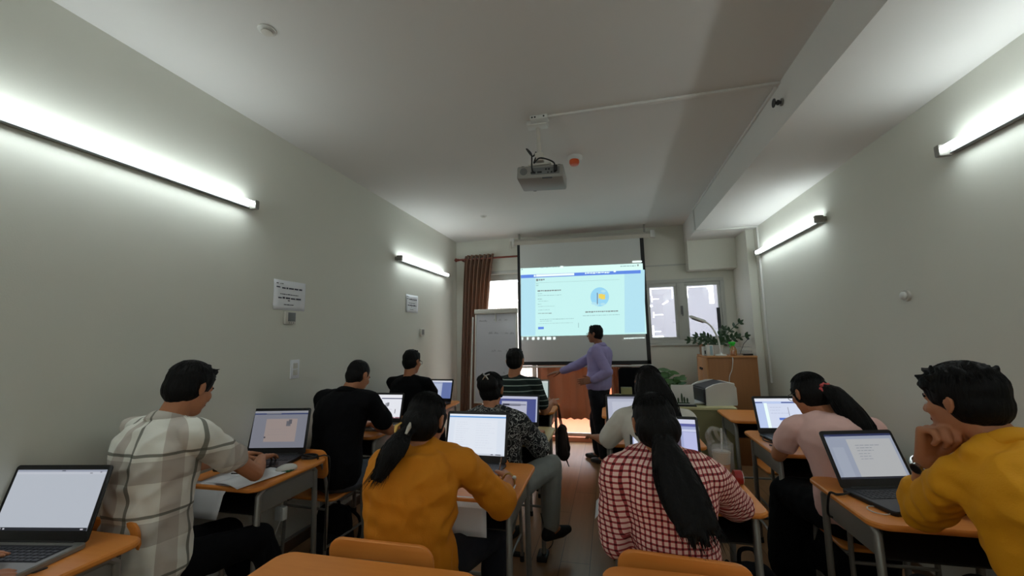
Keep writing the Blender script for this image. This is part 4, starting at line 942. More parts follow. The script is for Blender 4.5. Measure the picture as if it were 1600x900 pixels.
# woman in mustard, hair tied low on the left
def tail_mustard(h, hp, hf, hr, hu, rs, H, N):
    h.ell(hp(0, -.05, -.02), (.082, .068, .072)); rope(h, [hp(-.01, -.095, -.05), hp(-.018, -.132, -.085), hp(-.026, -.150, -.125), hp(-.034, -.158, -.165), hp(-.046, -.165, -.21)], [.024, .036, .050, .048, .030], rs, 80)
_, am, hd = person('person', 'woman in a mustard top with a low clipped ponytail, writing at her laptop', (-.845, 1.62, .56), (-.80, 1.62, 1.03), (-.782, 1.66, 1.122), math.radians(3), math.radians(-6), .38,
       shd=((-.945, 1.61, .95), (-.615, 1.64, .955)), handR=PY(797, 748, 1.98), elbR=PY(782, 782, 1.80), handL=(-.90, 2.02, .79), elbL=(-1.05, 1.83, .78), hR=dict(d=(-.25, .9, -.12), n=(-.6, 0, -.8), t=(-1, 0, .2), curl=.75), hL=dict(n=(0, 0, -1)),
       top='mustard', sleeve=1.10, bottom='fab_navy', hair='long', hairf=tail_mustard, vox=.005, ws=1.04, fat=1.0, tight=.014, hemdrop=.10, wr=.016, hs=1.0, bow=-.07, kneeR=(-.60, 2.06, .52), footR=(-.60, 2.02, .085))
t = thing('hair_clip', 'pearly claw clip in the ponytail of the woman in mustard', 'hair clip', hd[4](-.015, -.125, -.055), world=True); q = hd[4]
for e, mt in ((-1, 'gold'), (1, 'offwhite')):
    m = MB(); m.tube([q(-.015+e*.020, -.130, -.030), q(-.015+e*.030, -.146, -.048), q(-.015+e*.024, -.150, -.075)], .007, 8, 0, [.004, .009, .005]); m.build('jaw', mt, t)
m = MB(); m.tube([am[1][2]+V((.0, -.03, .0))+V((0, .0, 0))+V((.034*math.cos(a)*.86, .004*math.sin(a), .032*math.sin(a))) for a in [k_*math.pi/12 for k_ in range(25)]], .004, 8)
t = thing('bracelet', 'white and gold bangle on the right wrist of the woman in mustard', 'bracelet', am[1][2], world=True); m.build('band', 'gold', t)
m = MB(); p = am[1][2]+V((.028, -.03, .018)); m.ell(p, (.010, .012, .007)); m.build('pearl', 'white', t)
tip, thb = am[1][3]; t = tag(MB().tube([tip+V((-.01, .01, -.03)), tip+V((0, 0, 0)), tip+V((.03, -.05, .11))], .0035, 8, 0, [.001, .0035, .0035]).build('pen', 'steel'), 'thin pen in the right hand of the woman in mustard', 'pen')
# woman in patterned blouse
def bun(h, hp, hf, hr, hu, rs, H, N):
    h.ell(hp(-.01, -.085, .025), (.070, .042, .062)); h.ell(hp(-.035, -.075, .06), (.05, .04, .035))
    for i in range(24): a = rs.uniform(-1, 1); p = hp(a*.05-.01, -.10, rs.uniform(.0, .08)); h.cap(p, p+hu*rs.uniform(.01, .03)-hf*.01+hr*rs.uniform(-.02, .02), .010, .003, 6)
_, am, hd = person('person', 'woman in a black and white patterned blouse with pinned-up hair and grey trousers', (-.74, 2.60, .56), (-.76, 2.62, 1.01), (-.785, 2.665, 1.118), math.radians(-10), math.radians(2), .30,
       shd=((-.92, 2.62, .93), (-.585, 2.60, .93)), handR=(-.515, 2.90, .80), elbR=(-.47, 2.68, .76), handL=(-.88, 2.95, .80), hR=dict(d=(-.1, 1, -.1), n=(0, 0, -1), curl=.4), hL=dict(n=(0, 0, -1)), footR=(-.44, 2.87, .20), kneeR=(-.42, 2.86, .60), kneeL=(-.70, 3.0, .56),
       top='squiggle', sleeve=1.45, bottom='greypants', hair='up', hairf=bun, vox=.006, ws=1.08, tight=.012, hemdrop=.04, fat=1.05, shoes='rubber')
t = thing('hair_clip', 'small silver clip on the pinned-up hair above the patterned blouse', 'hair clip', hd[4](-.01, -.12, .07), world=True); q = hd[4]
m = MB(); m.tube([q(-.03, -.118, .085), q(-.01, -.132, .070), q(.005, -.124, .05)], .006, 8); m.build('clip_jaw', 'steel', t)
m = MB(); m.tube([q(.01, -.118, .085), q(-.012, -.135, .072), q(-.03, -.124, .05)], .005, 8); m.build('clip_jaw', 'steel', t)
# man in striped jersey
_, am, hd = person('person', 'man in a dark striped jersey at the middle desk nearest the screen', (-.86, 3.62, .57), (-.85, 3.60, 1.11), (-.84, 3.63, 1.247), math.radians(-3), math.radians(-2), .10,
       handR=(-.565, 3.93, .835), elbR=(-.60, 3.72, .80), handL=(-.98, 4.02, .80), hR=dict(d=(.3, .9, 0), n=(-.7, 0, -.6), t=(-.3, 0, 1), curl=.6), hL=dict(n=(0, 0, -1)), top='stripes', sleeve=.70, bottom='fab_navy', hair='short', fat=1.08, sw=.20, ws=1.06, vox=.007)
tip = am[1][3][0]; t = tag(MB().tube([tip+V((-.04, 0, 0)), tip+V((.05, .02, .012))], .006, 8).build('marker_pen', 'offwhite'), 'pale marker held out by the man in the striped jersey', 'pen')
# woman in white, long loose hair
def loose(h, hp, hf, hr, hu, rs, H, N):
    h.ell(hp(0, -.03, -.03), (.096, .085, .10))
    for o in (-.06, -.02, .02, .06): rope(h, [hp(o*.6, -.07, .04), hp(o*1.1, -.10, -.06), hp(o*1.5, -.095, -.14), hp(o*1.7+.02, -.10, -.22)], [.036, .042, .042, .022], rs, 16)
_, am, hd = person('person', 'woman in a white shirt with long loose black hair, partly hidden by the checked blouse', (.255, 2.66, .56), (.245, 2.68, 1.03), (.225, 2.715, 1.155), math.radians(4), math.radians(10), .25,
       shd=((.065, 2.67, .955), (.425, 2.67, .955)), elbL=(-.045, 2.76, .80), handL=(-.115, 2.93, .775), handR=(.32, 3.05, .80), hL=dict(d=(-.35, .9, -.1), n=(0, 0, -1), t=(1, 0, 0)), hR=dict(n=(0, 0, -1)), top='whiteshirt', sleeve=.86, bottom='fab_navy', hair='long', hairf=loose, ws=1.08, tight=.012, hemdrop=.04)
# woman in gingham, long low ponytail
def tail_long(h, hp, hf, hr, hu, rs, H, N):
    h.ell(hp(0, -.05, -.02), (.078, .062, .070)); 
    for o, e_ in ((-.022, .0), (.0, -.03), (.024, -.01)): rope(h, [hp(o*.4, -.09, -.05), hp(.006+o*.8, -.112, -.10), hp(.018+o*1.5, -.128, -.18), hp(.032+o*1.7, -.145, -.25), hp(.046+o*1.8, -.165, -.31+e_)], [.022, .030, .036, .036, .026], rs, 44)
_, am, hd = person('person', 'woman in a red and white checked blouse with a long black ponytail', (.215, 1.64, .57), (.165, 1.60, 1.055), (.148, 1.635, 1.138), math.radians(-4), math.radians(8), .32,
       shd=((.005, 1.58, .985), (.315, 1.60, .98)), elbL=PY(962, 842, 1.62), handL=(.03, 1.84, .66), elbR=(.45, 1.83, .80), handR=(.30, 2.07, .80), hL=dict(d=(.2, .9, .2), n=(1, 0, 0), t=(0, 0, 1), curl=.5), hR=dict(n=(0, 0, -1)),
       top='gingham', sleeve=1.02, bottom='fab_black', hair='long', hairf=tail_long, vox=.005, ws=.80, tight=.012, hemdrop=.06, fat=.95, hs=.96, sw=.165, wr=.008)
W_ = V((-.004, 1.585, .735)).lerp(V((.03, 1.84, .66)), .45)
# woman in pink
def tail_pink(h, hp, hf, hr, hu, rs, H, N):
    h.ell(hp(0, -.05, .0), (.080, .062, .075)); rope(h, [hp(.01, -.09, .015), hp(.035, -.13, -.02), hp(.055, -.15, -.10), hp(.075, -.16, -.18), hp(.09, -.17, -.25)], [.030, .048, .062, .064, .044], rs, 100)
_, am, hd = person('person', 'woman in a pale pink t-shirt and long black skirt, typing at the right wall', (1.20, 2.50, .56), (1.14, 2.58, 1.02), (1.08, 2.655, 1.118), math.radians(12), math.radians(20), .30,
       shd=((.965, 2.60, .945), (1.31, 2.56, .955)), elbL=(.925, 2.74, .76), handL=(1.03, 2.96, .815), handR=(1.24, 2.99, .80), hL=dict(d=(.25, .9, -.05), n=(0, 0, -1), t=(1, 0, 0), curl=.5), hR=dict(n=(0, 0, -1), curl=.4),
       top='pink', sleeve=.52, bottom='fab_black', skirt=True, hair='long', hairf=tail_pink, glasses=True, vox=.0055, ws=1.08, tight=.006, hemdrop=.03, fat=1.05, skin='skin')
t = thing('scrunchie', 'red and pink hair tie of the woman in pink', 'hair tie', hd[4](.01, -.10, .01), world=True); q = hd[4]; m = MB()
m.tube([q(.012+.030*math.cos(a), -.108+.004*math.sin(5*a), .012+.026*math.sin(a)) for a in [k_*math.pi/16 for k_ in range(33)]], .009, 8, 0, [.007+.003*math.sin(k_*1.7) for k_ in range(33)])
MT['redpink'] = mat('coral red cloth', L(214, 92, 92), .8, nz=.3, nscale=60); m.build('fabric_loop', 'redpink', t)
# man in golden shirt, chin on fist
_, am, hd = person('person', 'man in a golden yellow shirt resting his chin on his fist at the right', (1.27, 1.50, .57), (1.16, 1.555, 1.13), (1.095, 1.63, 1.238), math.radians(12), math.radians(26), .10,
       shd=((1.015, 1.58, 1.01), (1.345, 1.50, 1.03)), elbL=PY(1442, 800, 1.80), handL=PY(1447, 716, 1.70), handR=(1.30, 2.02, .80), elbR=(1.42, 1.78, .80), hL=dict(d=(.12, -.25, .95), n=(.25, -.95, -.1), t=(1, .1, .1), fist=True, s=1.25, w=1.3), hR=dict(n=(0, 0, -1)),
       top='yellow', sleeve=1.35, bottom='fab_navy', hair='fluffy', collar=True, cuff=True, vox=.005, ws=1.04, tight=.010, hemdrop=.08, fat=.94, hs=1.01, wr=.017, skin='skin')
E0, W0 = am[0][1], am[0][2]; d_ = (W0-E0).normalized(); cw = W0-d_*.025; s1 = d_.cross(V((0, 0, 1))).normalized()*1.2; s2 = d_.cross(s1)
t = thing('wristwatch', 'silver wristwatch with a dark dial on the chin-resting arm', 'watch', cw, world=True)
m = MB(); m.tube([cw+(s1*math.cos(a)*.031+s2*math.sin(a)*.029) for a in [k_*math.pi/14 for k_ in range(29)]], .0035, 6)
m.tube([cw+d_*.007+(s1*math.cos(a)*.031+s2*math.sin(a)*.029) for a in [k_*math.pi/14 for k_ in range(29)]], .0035, 6); m.build('strap', 'steel', t)
o = V((-.8, -.45, .1)); o = (o-d_*o.dot(d_)).normalized(); m = MB(); m.cyl(cw+o*.034, cw+o*.044, .018, n=20); m.build('case', 'steel', t)
m = MB(); m.cyl(cw+o*.043, cw+o*.0455, .0145, n=20); m.build('dial', 'black', t)
# presenter
_, am, hd = person('person', 'presenter in a lavender shirt and dark trousers standing beside the projection screen', (-.145, 4.98, .86), (-.115, 5.02, 1.345), (-.165, 5.02, 1.478), math.radians(62), math.radians(72), -.02,
       shd=((-.155, 4.87, 1.29), (-.075, 5.17, 1.29)), elbL=(-.035, 4.80, 1.045), handL=(-.22, 4.79, .955), handR=(-.62, 5.20, 1.02), elbR=(-.40, 5.22, 1.10), hL=dict(d=(-.95, .05, -.12), n=(.2, .9, -.2), t=(0, .1, 1), curl=.5), hR=dict(d=(-.95, 0, -.2), n=(.0, .2, -1), t=(0, -1, .1), curl=.2),
       top='purple', sleeve=1.86, bottom='fab_navy', hair='short', collar=True, glasses=True, seated=False, footL=(-.12, 4.92, .085), footR=(-.19, 5.10, .085), kneeL=(-.16, 4.93, .47), kneeR=(-.21, 5.06, .47), ws=.96, tight=.010, fat=.96, hs=.93, skin='skin2', sw=.17, bow=0)
# person at the lower left edge, only a hand with a pen in the photo
_, am, hd = person('person', 'person at the lower left corner, only a hand and pale sleeve showing', (-1.98, .42, .56), (-1.95, .47, 1.06), (-1.92, .55, 1.20), 0, 0, .3,
       handR=(-1.855, .83, .785), elbR=(-1.77, .60, .80), handL=(-2.08, .86, .80), hR=dict(d=(.1, .95, -.05), n=(-.3, 0, -1), t=(-1, 0, 0), curl=.6), hL=dict(n=(0, 0, -1)), top='whiteshirt', sleeve=1.8, bottom='fab_navy', hair='short', vox=.005)
tip = am[1][3][0]; tag(MB().tube([tip+V((.0, 0, -.012)), tip+V((.07, .03, .012))], .0035, 8, 0, [.002, .0035]).build('pen', 'dgrey'), 'dark pen in the hand at the lower left corner', 'pen')
chair(-2.0, .44, 'chair of the person at the lower left corner')
# ---------------------------------------------------------------- teacher's corner
t = thing('teacher_table', 'cream-topped table with a khaki front panel carrying the printer', 'table', (.56, 4.67, 0))
MB().box(-.60, .60, -.30, .30, .722, .75, bev=.004).build('tabletop', 'cream', t)
MB().box(-.30, .585, -.285, -.268, .10, .722).build('front_panel', 'khaki', t)
for x in (-.585, .565): MB().box(x-.012, x+.012, -.28, .28, 0, .722, bev=.002).build('side_panel', 'khaki', t)
# printer, its paper mouth facing left
t = thing('printer', 'white laser printer with a dark front on the cream table', 'printer', (1.0, 4.64, .75), .22)
m = MB(); prof = [(-.13, .0), (.17, .0), (.175, .02), (.172, .17), (.15, .205), (.10, .222), (.03, .222), (-.05, .205), (-.115, .178), (-.13, .165)]
for i_, seg in enumerate((0, 1)):
    mm_ = MB(); y0, y1 = ((-.175, -.150), (.150, .175))[i_]; mm_.ring_loft([[V((x*.985, y0, z)) for x, z in prof], [V((x, y0+.005, z)) for x, z in prof], [V((x, y1-.005, z)) for x, z in prof], [V((x*.985, y1, z)) for x, z in prof]]); mm_.build('side_cover', 'white', t)
MB().box(-.125, .165, -.15, .15, .0, .17, bev=.006).build('body', 'dgrey', t)
m = MB(); m.add([(-.11, -.15, .172), (.10, -.15, .222), (.10, .15, .222), (-.11, .15, .172), (-.11, -.15, .165), (.10, -.15, .210), (.10, .15, .210), (-.11, .15, .165)], [(0, 1, 2, 3), (7, 6, 5, 4), (0, 4, 5, 1), (3, 2, 6, 7), (0, 3, 7, 4), (1, 5, 6, 2)]); m.build('output_tray', 'dgrey', t)
MB().box(.10, .172, -.15, .15, .15, .215, bev=.01).build('rear_cover', 'white', t)
MB().box(-.24, -.125, -.12, .12, .012, .022, bev=.003).build('paper_tray', 'white', t)
MB().box(-.235, -.13, -.105, .105, .0225, .030).build('paper_stack', 'paper', t)
MB().box(-.15, -.128, -.15, .15, .03, .16, bev=.004).build('front_flap', 'dgrey', t)
# little cactus picture
t = thing('table_calendar', 'small white upright card with green cacti on a black base, left of the printer', 'calendar', (.69, 4.43, .75))
MB().box(-.115, .115, -.045, .05, 0, .014, bev=.003).build('base', 'black', t)
m = MB(); m.T = Matrix.Rotation(math.radians(-8), 4, 'X'); m.box(-.105, .105, 0, .006, .012, .205, bev=.002); m.build('card', 'white', t)
m = MB(); m.T = Matrix.Rotation(math.radians(-8), 4, 'X')
for x, h_ in ((-.045, .05), (-.01, .095), (.012, .06), (.04, .05)):
    m.ring_loft([[V((x+.009*math.cos(a), -.0015, .03+h_/2+h_/2*math.sin(a))) for a in [k_*math.pi/8 for k_ in range(16)]], [V((x+.009*math.cos(a), -.0005, .03+h_/2+h_/2*math.sin(a))) for a in [k_*math.pi/8 for k_ in range(16)]]])
m.box(-.06, .06, -.0016, -.0005, .024, .034); m.build('cactus_print', 'leaf', t)
t = thing('paper_cup', 'cream cup at the left end of the teacher table', 'cup', tuple(PZ(966, 629, .75)))
MB().lathe([(.026, 0), (.028, .004), (.036, .085), (.037, .088), (.033, .086), (.026, .01), (.001, .008)]).build('cup_body', 'cream', t)
p = PZ(958, 628, .75); m = MB(); m.ell((p.x-.02, p.y-.03, .768), (.035, .055, .017)); tag(m.build('computer_mouse', 'black', org=(p.x-.02, p.y-.03, .75)), 'black computer mouse beside the cream cup', 'mouse')
t = thing('office_chair', 'black office chair behind the teacher table, mostly hidden by long hair', 'chair', (.30, 5.25, 0))
m = MB(); board(m, .42, .50, 1.2, .05, .20, .80, .0); m.build('backrest', 'fab_black', t)
MB().plate(rrect(-.24, .24, -.24, .22, .08), .44, .51, bev=.02).build('seat', 'fab_black', t)
MB().cyl((0, 0, .07), (0, 0, .45), .025).build('gas_column', 'black', t); MB().box(-.03, .03, .19, .23, .44, .7, bev=.005).build('back_support', 'black', t)
for i in range(5):
    a = i*2*math.pi/5; l = MB().tube([(0, 0, .085), (.25*math.cos(a), .25*math.sin(a), .065)], .018).build('foot_arm', 'black', t); MB().cyl((.25*math.cos(a)-.01, .25*math.sin(a), .028), (.25*math.cos(a)+.014, .25*math.sin(a), .028), .028).build('caster', 'rubber', l)
t = tag(MB().box(-.06, .06, -.03, .03, 0, .13, bev=.004).build('storage_box', 'khaki', org=(0, 0, 0)), 'small khaki box standing on the teacher table behind long dark hair', 'box'); t.location = (.16, 4.82, .75)

# cabinet
CX0, CX1, CY0, CY1, CZ = 1.10, 1.615, 5.14, 5.68, 1.20
t = thing('cabinet', 'brown wooden cabinet with doors facing left, in the right corner under the window', 'cabinet', ((CX0+CX1)/2, (CY0+CY1)/2, 0), world=True)
MB().box(CX0, CX1, CY0, CY1, .0, CZ-.02, bev=.003).build('body', 'cabinet', t)
MB().box(CX0-.012, CX1, CY0-.012, CY1, CZ-.02, CZ, bev=.003).build('top_panel', 'cabinet2', t)
for y0, y1, yk in ((CY0+.004, (CY0+CY1)/2-.002, (CY0+CY1)/2-.04), ((CY0+CY1)/2+.002, CY1-.004, (CY0+CY1)/2+.04)):
    d = MB().box(CX0-.018, CX0-.001, y0, y1, .06, CZ-.025, bev=.002).build('door', 'cabinet2', t); m = MB(); m.cyl((CX0-.018, yk, 1.04), (CX0-.036, yk, 1.04), .012, .016); m.build('knob', 'dgrey', d)
def leafblade(m, p, d, w_, l, up=V((0, 0, 1)), droop=.25, mi=0):
    d = V(d).normalized(); s = d.cross(up); s = s.normalized() if s.length > .05 else V((1, 0, 0)); n_ = s.cross(d); rings = []; N = 6
    for i in range(N+1):
        q = i/N; c = V(p)+d*l*q-up*droop*l*q*q; ww = w_*math.sin(math.pi*min(.97, q*.93+.05))**.8
        rings.append([c-s*ww, c+n_*.0015-up*ww*.12, c+s*ww, c-n_*.0015-up*ww*.12])
    m.ring_loft(rings, mi)
CT = V((1.27, 5.40, CZ))
t = thing('potted_plant', 'glossy potted plant in a white pot on the cabinet top', 'plant', tuple(CT), world=True)
MB().lathe([(.05, 0), (.056, .004), (.068, .115), (.070, .12), (.062, .12), (.058, .10)], CT).build('pot', 'white', t); MB().cyl(CT+V((0, 0, .09)), CT+V((0, 0, .102)), .058).build('potting_soil', 'soil', t)
rs = random.Random(4)
for a, el, L_ in ((.25, 55, .40), (.1, 32, .32), (.7, 75, .26), (2.9, 48, .24), (3.1, 28, .28), (-.5, 46, .24), (3.4, 66, .20)):
    e_ = math.radians(el); dv = V((math.cos(a)*math.cos(e_), math.sin(a)*math.cos(e_)*.6, math.sin(e_))); p0 = CT+V((0, 0, .10)); P_ = [p0+dv*L_*q+V((math.cos(a)*.05*q*q, 0, -.05*q*q)) for q in [i/10 for i in range(11)]]
    MB().tube(P_, .005, 6).build('stem', 'leaf', t); m = MB()
    for i in range(2, 11, 1 if L_ < .2 else 2):
        d_ = (P_[i]-P_[i-1]).normalized()
        for s_ in (-1, 1):
            sd = d_.cross(V((0, 1, 0))).normalized()*s_; leafblade(m, P_[i], (d_*.75+sd*.8+V((0, rs.uniform(-.3, .3), 0))), .016, .062, V((0, -1, .2)), .1)
    leafblade(m, P_[-1], d_, .014, .07, V((0, -1, .2)), .1); m.build('leaflets', 'leaf', t)
LB = PY(1126, 551, 5.20); LB.z = CZ
t = thing('desk_lamp', 'white curved desk lamp on the cabinet top, bent to the left', 'lamp', tuple(LB), world=True)
MB().lathe([(.062, 0), (.064, .006), (.058, .014), (.02, .02), (.012, .05)], LB).build('base', 'white', t)
pts = [LB+V((0, 0, .04)), PY(1122, 530, 5.2), PY(1112, 511, 5.2), PY(1101, 502, 5.2)]; MB().tube(spline(pts), .010, 10, 0).build('arm', 'white', t)
a, b = PY(1103, 503, 5.2), PY(1077, 494, 5.2); m = MB(); m.tube([a, a.lerp(b, .1), a.lerp(b, .9), b], .018, 10, 0, [.012, .02, .019, .010]); m.build('lamp_head', 'white', t)
m = MB(); m.tube([a.lerp(b, .15)-V((0, 0, .012)), a.lerp(b, .85)-V((0, 0, .012))], .015, 8); m.build('diffuser', 'grey', t)
m = MB(); m.tube(spline([LB+V((.03, 0, .008)), PZ(1137, 553, CZ+.004)+V((0, .0, 0)), V((LB.x+.10, CY0-.022, CZ-.02)), V((LB.x+.085, CY0-.02, 1.05)), V((LB.x+.05, CY0-.02, .95)), V((LB.x+.04, CY0-.02, .72))]), .0045, 6); m.build('power_cord', 'white', t)
p = PY(1093, 536, 5.46); t = thing('cardboard_box', 'open brown cardboard box on the cabinet, left of the potted plant', 'box', (CX0+.09, 5.52, CZ))
m = MB(); m.box(-.08, .08, -.09, .09, 0, .13); m.build('box_body', 'cardboard', t, smooth=False); m = MB(); m.add([(-.08, -.09, .13), (-.15, -.09, .155), (-.15, .09, .155), (-.08, .09, .13), (-.08, -.09, .127), (-.15, -.09, .152), (-.15, .09, .152), (-.08, .09, .127)], [(0, 1, 2, 3), (7, 6, 5, 4), (0, 4, 5, 1), (2, 6, 7, 3), (1, 5, 6, 2)]); m.build('box_flap', 'cardboard', t, smooth=False)
MT['blueprint'] = mat('pale blue carton', L(150, 178, 190), .5)
t = thing('carton', 'pale blue and white tall carton beside the lamp base', 'carton', (CX0+.045, 5.24, CZ)); MB().box(-.035, .035, -.03, .03, 0, .125, bev=.002).build('carton_body', 'white', t)
MB().box(-.002, .028, -.0315, -.030, .01, .115).build('carton_label', 'blueprint', t, smooth=False)
t = thing('carton', 'narrow white carton leaning at the left end of the cabinet top', 'carton', (CX0+.0, 5.30, CZ), .2); MB().box(-.018, .018, -.03, .03, 0, .105, bev=.002).build('carton_body', 'white', t); MB().box(-.010, .012, -.0315, -.030, .02, .06).build('carton_label', 'ink', t, smooth=False)
SBp = PY(1146, 552, 5.22); SBp.z = CZ
t = thing('spray_bottle', 'yellow spray bottle with a bright green trigger head on the cabinet', 'bottle', tuple(SBp))
MB().lathe([(.030, 0), (.036, .006), (.036, .07), (.028, .095), (.014, .11), (.014, .118), (.001, .118)]).build('bottle_body', 'amber', t)
MB().lathe([(.028, .004), (.033, .008), (.033, .055), (.001, .056)]).build('liquid', mat('yellow liquid', L(200, 160, 20), .2), t)
m = MB(); m.cyl((0, 0, .112), (0, 0, .13), .018); m.box(-.045, .028, -.013, .013, .13, .158, bev=.006); m.tube([(-.02, 0, .13), (-.028, 0, .11), (-.034, 0, .095)], .006); m.build('trigger_head', 'green', t)
t = thing('wire_basket', 'small clear and wire organiser holding a stick, right of the spray bottle', 'organiser', (SBp.x+.13, 5.27, CZ))
m = MB()
for z in (.005, .05, .095): m.tube([(-.07, -.04, z), (.07, -.04, z), (.07, .05, z), (-.07, .05, z), (-.07, -.04, z)], .002, 6)
m.build('wire_frame', 'metal', t); MB().box(-.066, .066, -.036, .046, .004, .085).build('clear_bin', 'plastic', t, smooth=False)
MB().tube([(-.05, 0, .01), (.0, 0, .13), (.05, 0, .185)], .003, 6).build('stick', 'dgrey', t); MB().ell((.052, 0, .188), (.012, .012, .010)).build('stick_head', 'dgrey', t)
t = tag(MB().box(-.05, .05, -.02, .02, 0, .02, bev=.004).build('remote_control', 'black'), 'dark remote lying at the right end of the cabinet top', 'remote'); t.location = (1.545, 5.22, CZ)
# second plant
p0 = V((.66, 5.30, 0)); t = thing('potted_plant', 'broad-leaved green plant standing behind the printer table, left of the cabinet', 'plant', tuple(p0), world=True)
MB().lathe([(.10, 0), (.11, .01), (.15, .30), (.155, .31), (.14, .31), (.13, .28)], p0).build('pot', 'dgrey', t); MB().cyl(p0+V((0, 0, .26)), p0+V((0, 0, .275)), .132).build('potting_soil', 'soil', t)
rs = random.Random(9)
for i in range(11):
    a = i*2.4; sp_ = rs.uniform(.06, .22); hh = rs.uniform(.84, 1.04); tp_ = p0+V((math.cos(a)*sp_, math.sin(a)*sp_*.7, hh)); pts = spline([p0+V((math.cos(a)*.03, math.sin(a)*.03, .27)), p0+V((math.cos(a)*sp_*.4, math.sin(a)*sp_*.3, .65)), tp_], 6)
    MB().tube(pts, .004, 6).build('stem', 'leaf2', t); m = MB()
    for k_ in range(5):
        b_ = rs.uniform(0, 6.28); leafblade(m, tp_-V((0, 0, .05*k_)), (math.cos(b_), math.sin(b_)*.5, rs.uniform(-.1, .6)), .026, rs.uniform(.11, .17), V((0, -.8, .6)), .2)
    m.build('leaves', 'leaf2', t)

# ---------------------------------------------------------------- things on and around the desks
def sheet(name, label, pts, mt='paper', grp=None, th=.0008):
    """a sheet of paper from a grid of points"""
    m = MB(); n = len(pts[0]); m.add([q for r_ in pts for q in r_], [(i*n+j, i*n+j+1, (i+1)*n+j+1, (i+1)*n+j) for i in range(len(pts)-1) for j in range(n-1)])
    o = m.build(name, mt); s_ = o.modifiers.new('s', 'SOLIDIFY'); s_.thickness = th; return tag(o, label, 'paper', grp)
def flat(x0, y0, w_, l, a, z=.7515, lift=0):
    R = Matrix.Rotation(a, 3, 'Z'); return [[V((x0, y0, z))+R @ V((w_*i/6, l*j/6, 0))+V((0, 0, lift*math.sin(i/6*math.pi)+.0006*j)) for i in range(7)] for j in range(7)]
sheet('paper_sheet', 'white paper lying under the forearm of the man in plaid', flat(-2.13, 1.775, .30, .20, .10, .7515, .004))
sheet('notebook_page', 'open white notebook page with a curled edge, near corner of the same desk', flat(-2.02, 1.77, .20, .26, -.22, .7555, .012))
R = Matrix.Rotation(-.08, 3, 'Z')
sheet('paper_sheet', 'white sheet hanging over the near edge of the left wall desk', [[V((-2.20+.28*i/6, 1.80-.06*j/6*1.6 if j < 3 else 1.75-.012-.01*(j-3), .7512 if j < 3 else .7512-.035*(j-2))) for i in range(7)] for j in range(7)])
tag(MB().tube([(-2.02, 1.87, .7735), (-1.90, 1.90, .7725)], .0035, 8).build('pen', 'dgrey'), 'dark pen lying on the open notebook page', 'pen')
mp = V((-1.80, 2.015, .75)); t = thing('computer_mouse', 'white and green computer mouse on the left wall desk', 'mouse', tuple(mp), -.5)
m = MB(); m.ell((0, 0, .013), (.034, .058, .028)); [setattr(v_, 'z', max(v_.z, .001)) for v_ in m.v]; m.build('mouse_shell', 'white', t)
m = MB(); m.ell((.006, -.004, .009), (.031, .050, .013)); [setattr(v_, 'z', max(v_.z, .0005)) for v_ in m.v]; m.build('mouse_side', mat('dark green plastic', L(20, 90, 60), .4), t)
m = MB(); pts = [V((-1.83+.055*math.cos(a)*(1-.01*a), 2.235+.035*math.sin(a), .756+.0012*a)) for a in [k_*.35 for k_ in range(46)]]; m.tube(pts, .0042, 6)
m.tube(spline([pts[-1], V((-1.80, 2.26, .762)), V((-1.752, 2.28, .765)), V((-1.725, 2.285, .72)), V((-1.73, 2.27, .45)), V((-1.75, 2.3, .2))]), .004, 6); tag(m.build('power_cable', 'black'), 'coiled black cable at the far corner of the left wall desk', 'cable')
t = thing('charger', 'white power adapter hanging by its cable under the left wall desk', 'charger', (-1.90, 2.10, .45))
MB().box(-.03, .03, -.02, .02, 0, .075, bev=.008).build('adapter_body', 'white', t); MB().tube(spline([(0, 0, .07), (.01, .01, .14), (-.01, .02, .20), (.0, .0, .27)]), .003, 6).build('cord', 'white', t)
m = MB(); m.tube(spline([(-1.90, 2.10, .45), (-1.93, 2.05, .30), (-2.0, 1.98, .10), (-2.08, 1.95, .01), (-2.15, 2.1, .008)]), .003, 6); tag(m.build('power_cable', 'white'), 'thin white cable trailing to the floor by the left wall', 'cable')
def backpack(name, label, loc, rz, w_=.28, d_=.16, h_=.42, strap=True, lay=0, hang=False):
    t = thing('backpack', label, 'bag', loc, rz); m = MB(); m.cap((-w_*.22, 0, h_*.18), (-w_*.18, 0, h_*.80), d_*.52, d_*.42, 14); m.cap((w_*.22, 0, h_*.18), (w_*.18, 0, h_*.80), d_*.52, d_*.42, 14); m.cap((-w_*.2, -.0, h_*.20), (w_*.2, 0, h_*.20), d_*.52, d_*.52, 14); m.cap((-w_*.18, 0, h_*.82), (w_*.18, 0, h_*.82), d_*.40, d_*.40, 14)
    for v_ in m.v: v_.z = max(v_.z, .004)
    m.box(-w_*.3, w_*.3, -d_*.42, d_*.42, .01, h_*.8); organic(m, 'bag_body', 'fab_black', t, .009, 4, .005, 14, 1)
    m = MB(); m.cap((-w_*.25, -d_*.45, h_*.2), (w_*.25, -d_*.45, h_*.2), .045, .045); m.cap((-w_*.22, -d_*.42, h_*.42), (w_*.22, -d_*.42, h_*.42), .035, .035); m.box(-w_*.28, w_*.28, -d_*.62, -d_*.2, h_*.2, h_*.42); organic(m, 'front_pocket', 'fab_navy', t, .009, 3)
    MB().tube(spline([(-.04, 0, h_*.93), (-.03, 0, h_*1.08), (.03, 0, h_*1.08), (.04, 0, h_*.93)]), .009, 8).build('carry_handle', 'fab_black', t)
    for e in (-1, 1): MB().tube(spline([(e*.07, d_*.3, h_*.92), (e*.12, d_*.75, h_*.6), (e*.13, d_*.6, h_*.25), (e*.10, d_*.35, h_*.1)]), .011, 8).build('shoulder_strap', 'fab_black', t)
    return t
backpack('b', 'black backpack on the floor beside the checked-blouse desk', (.56, 2.14, 0), .15, h_=.46, w_=.30)
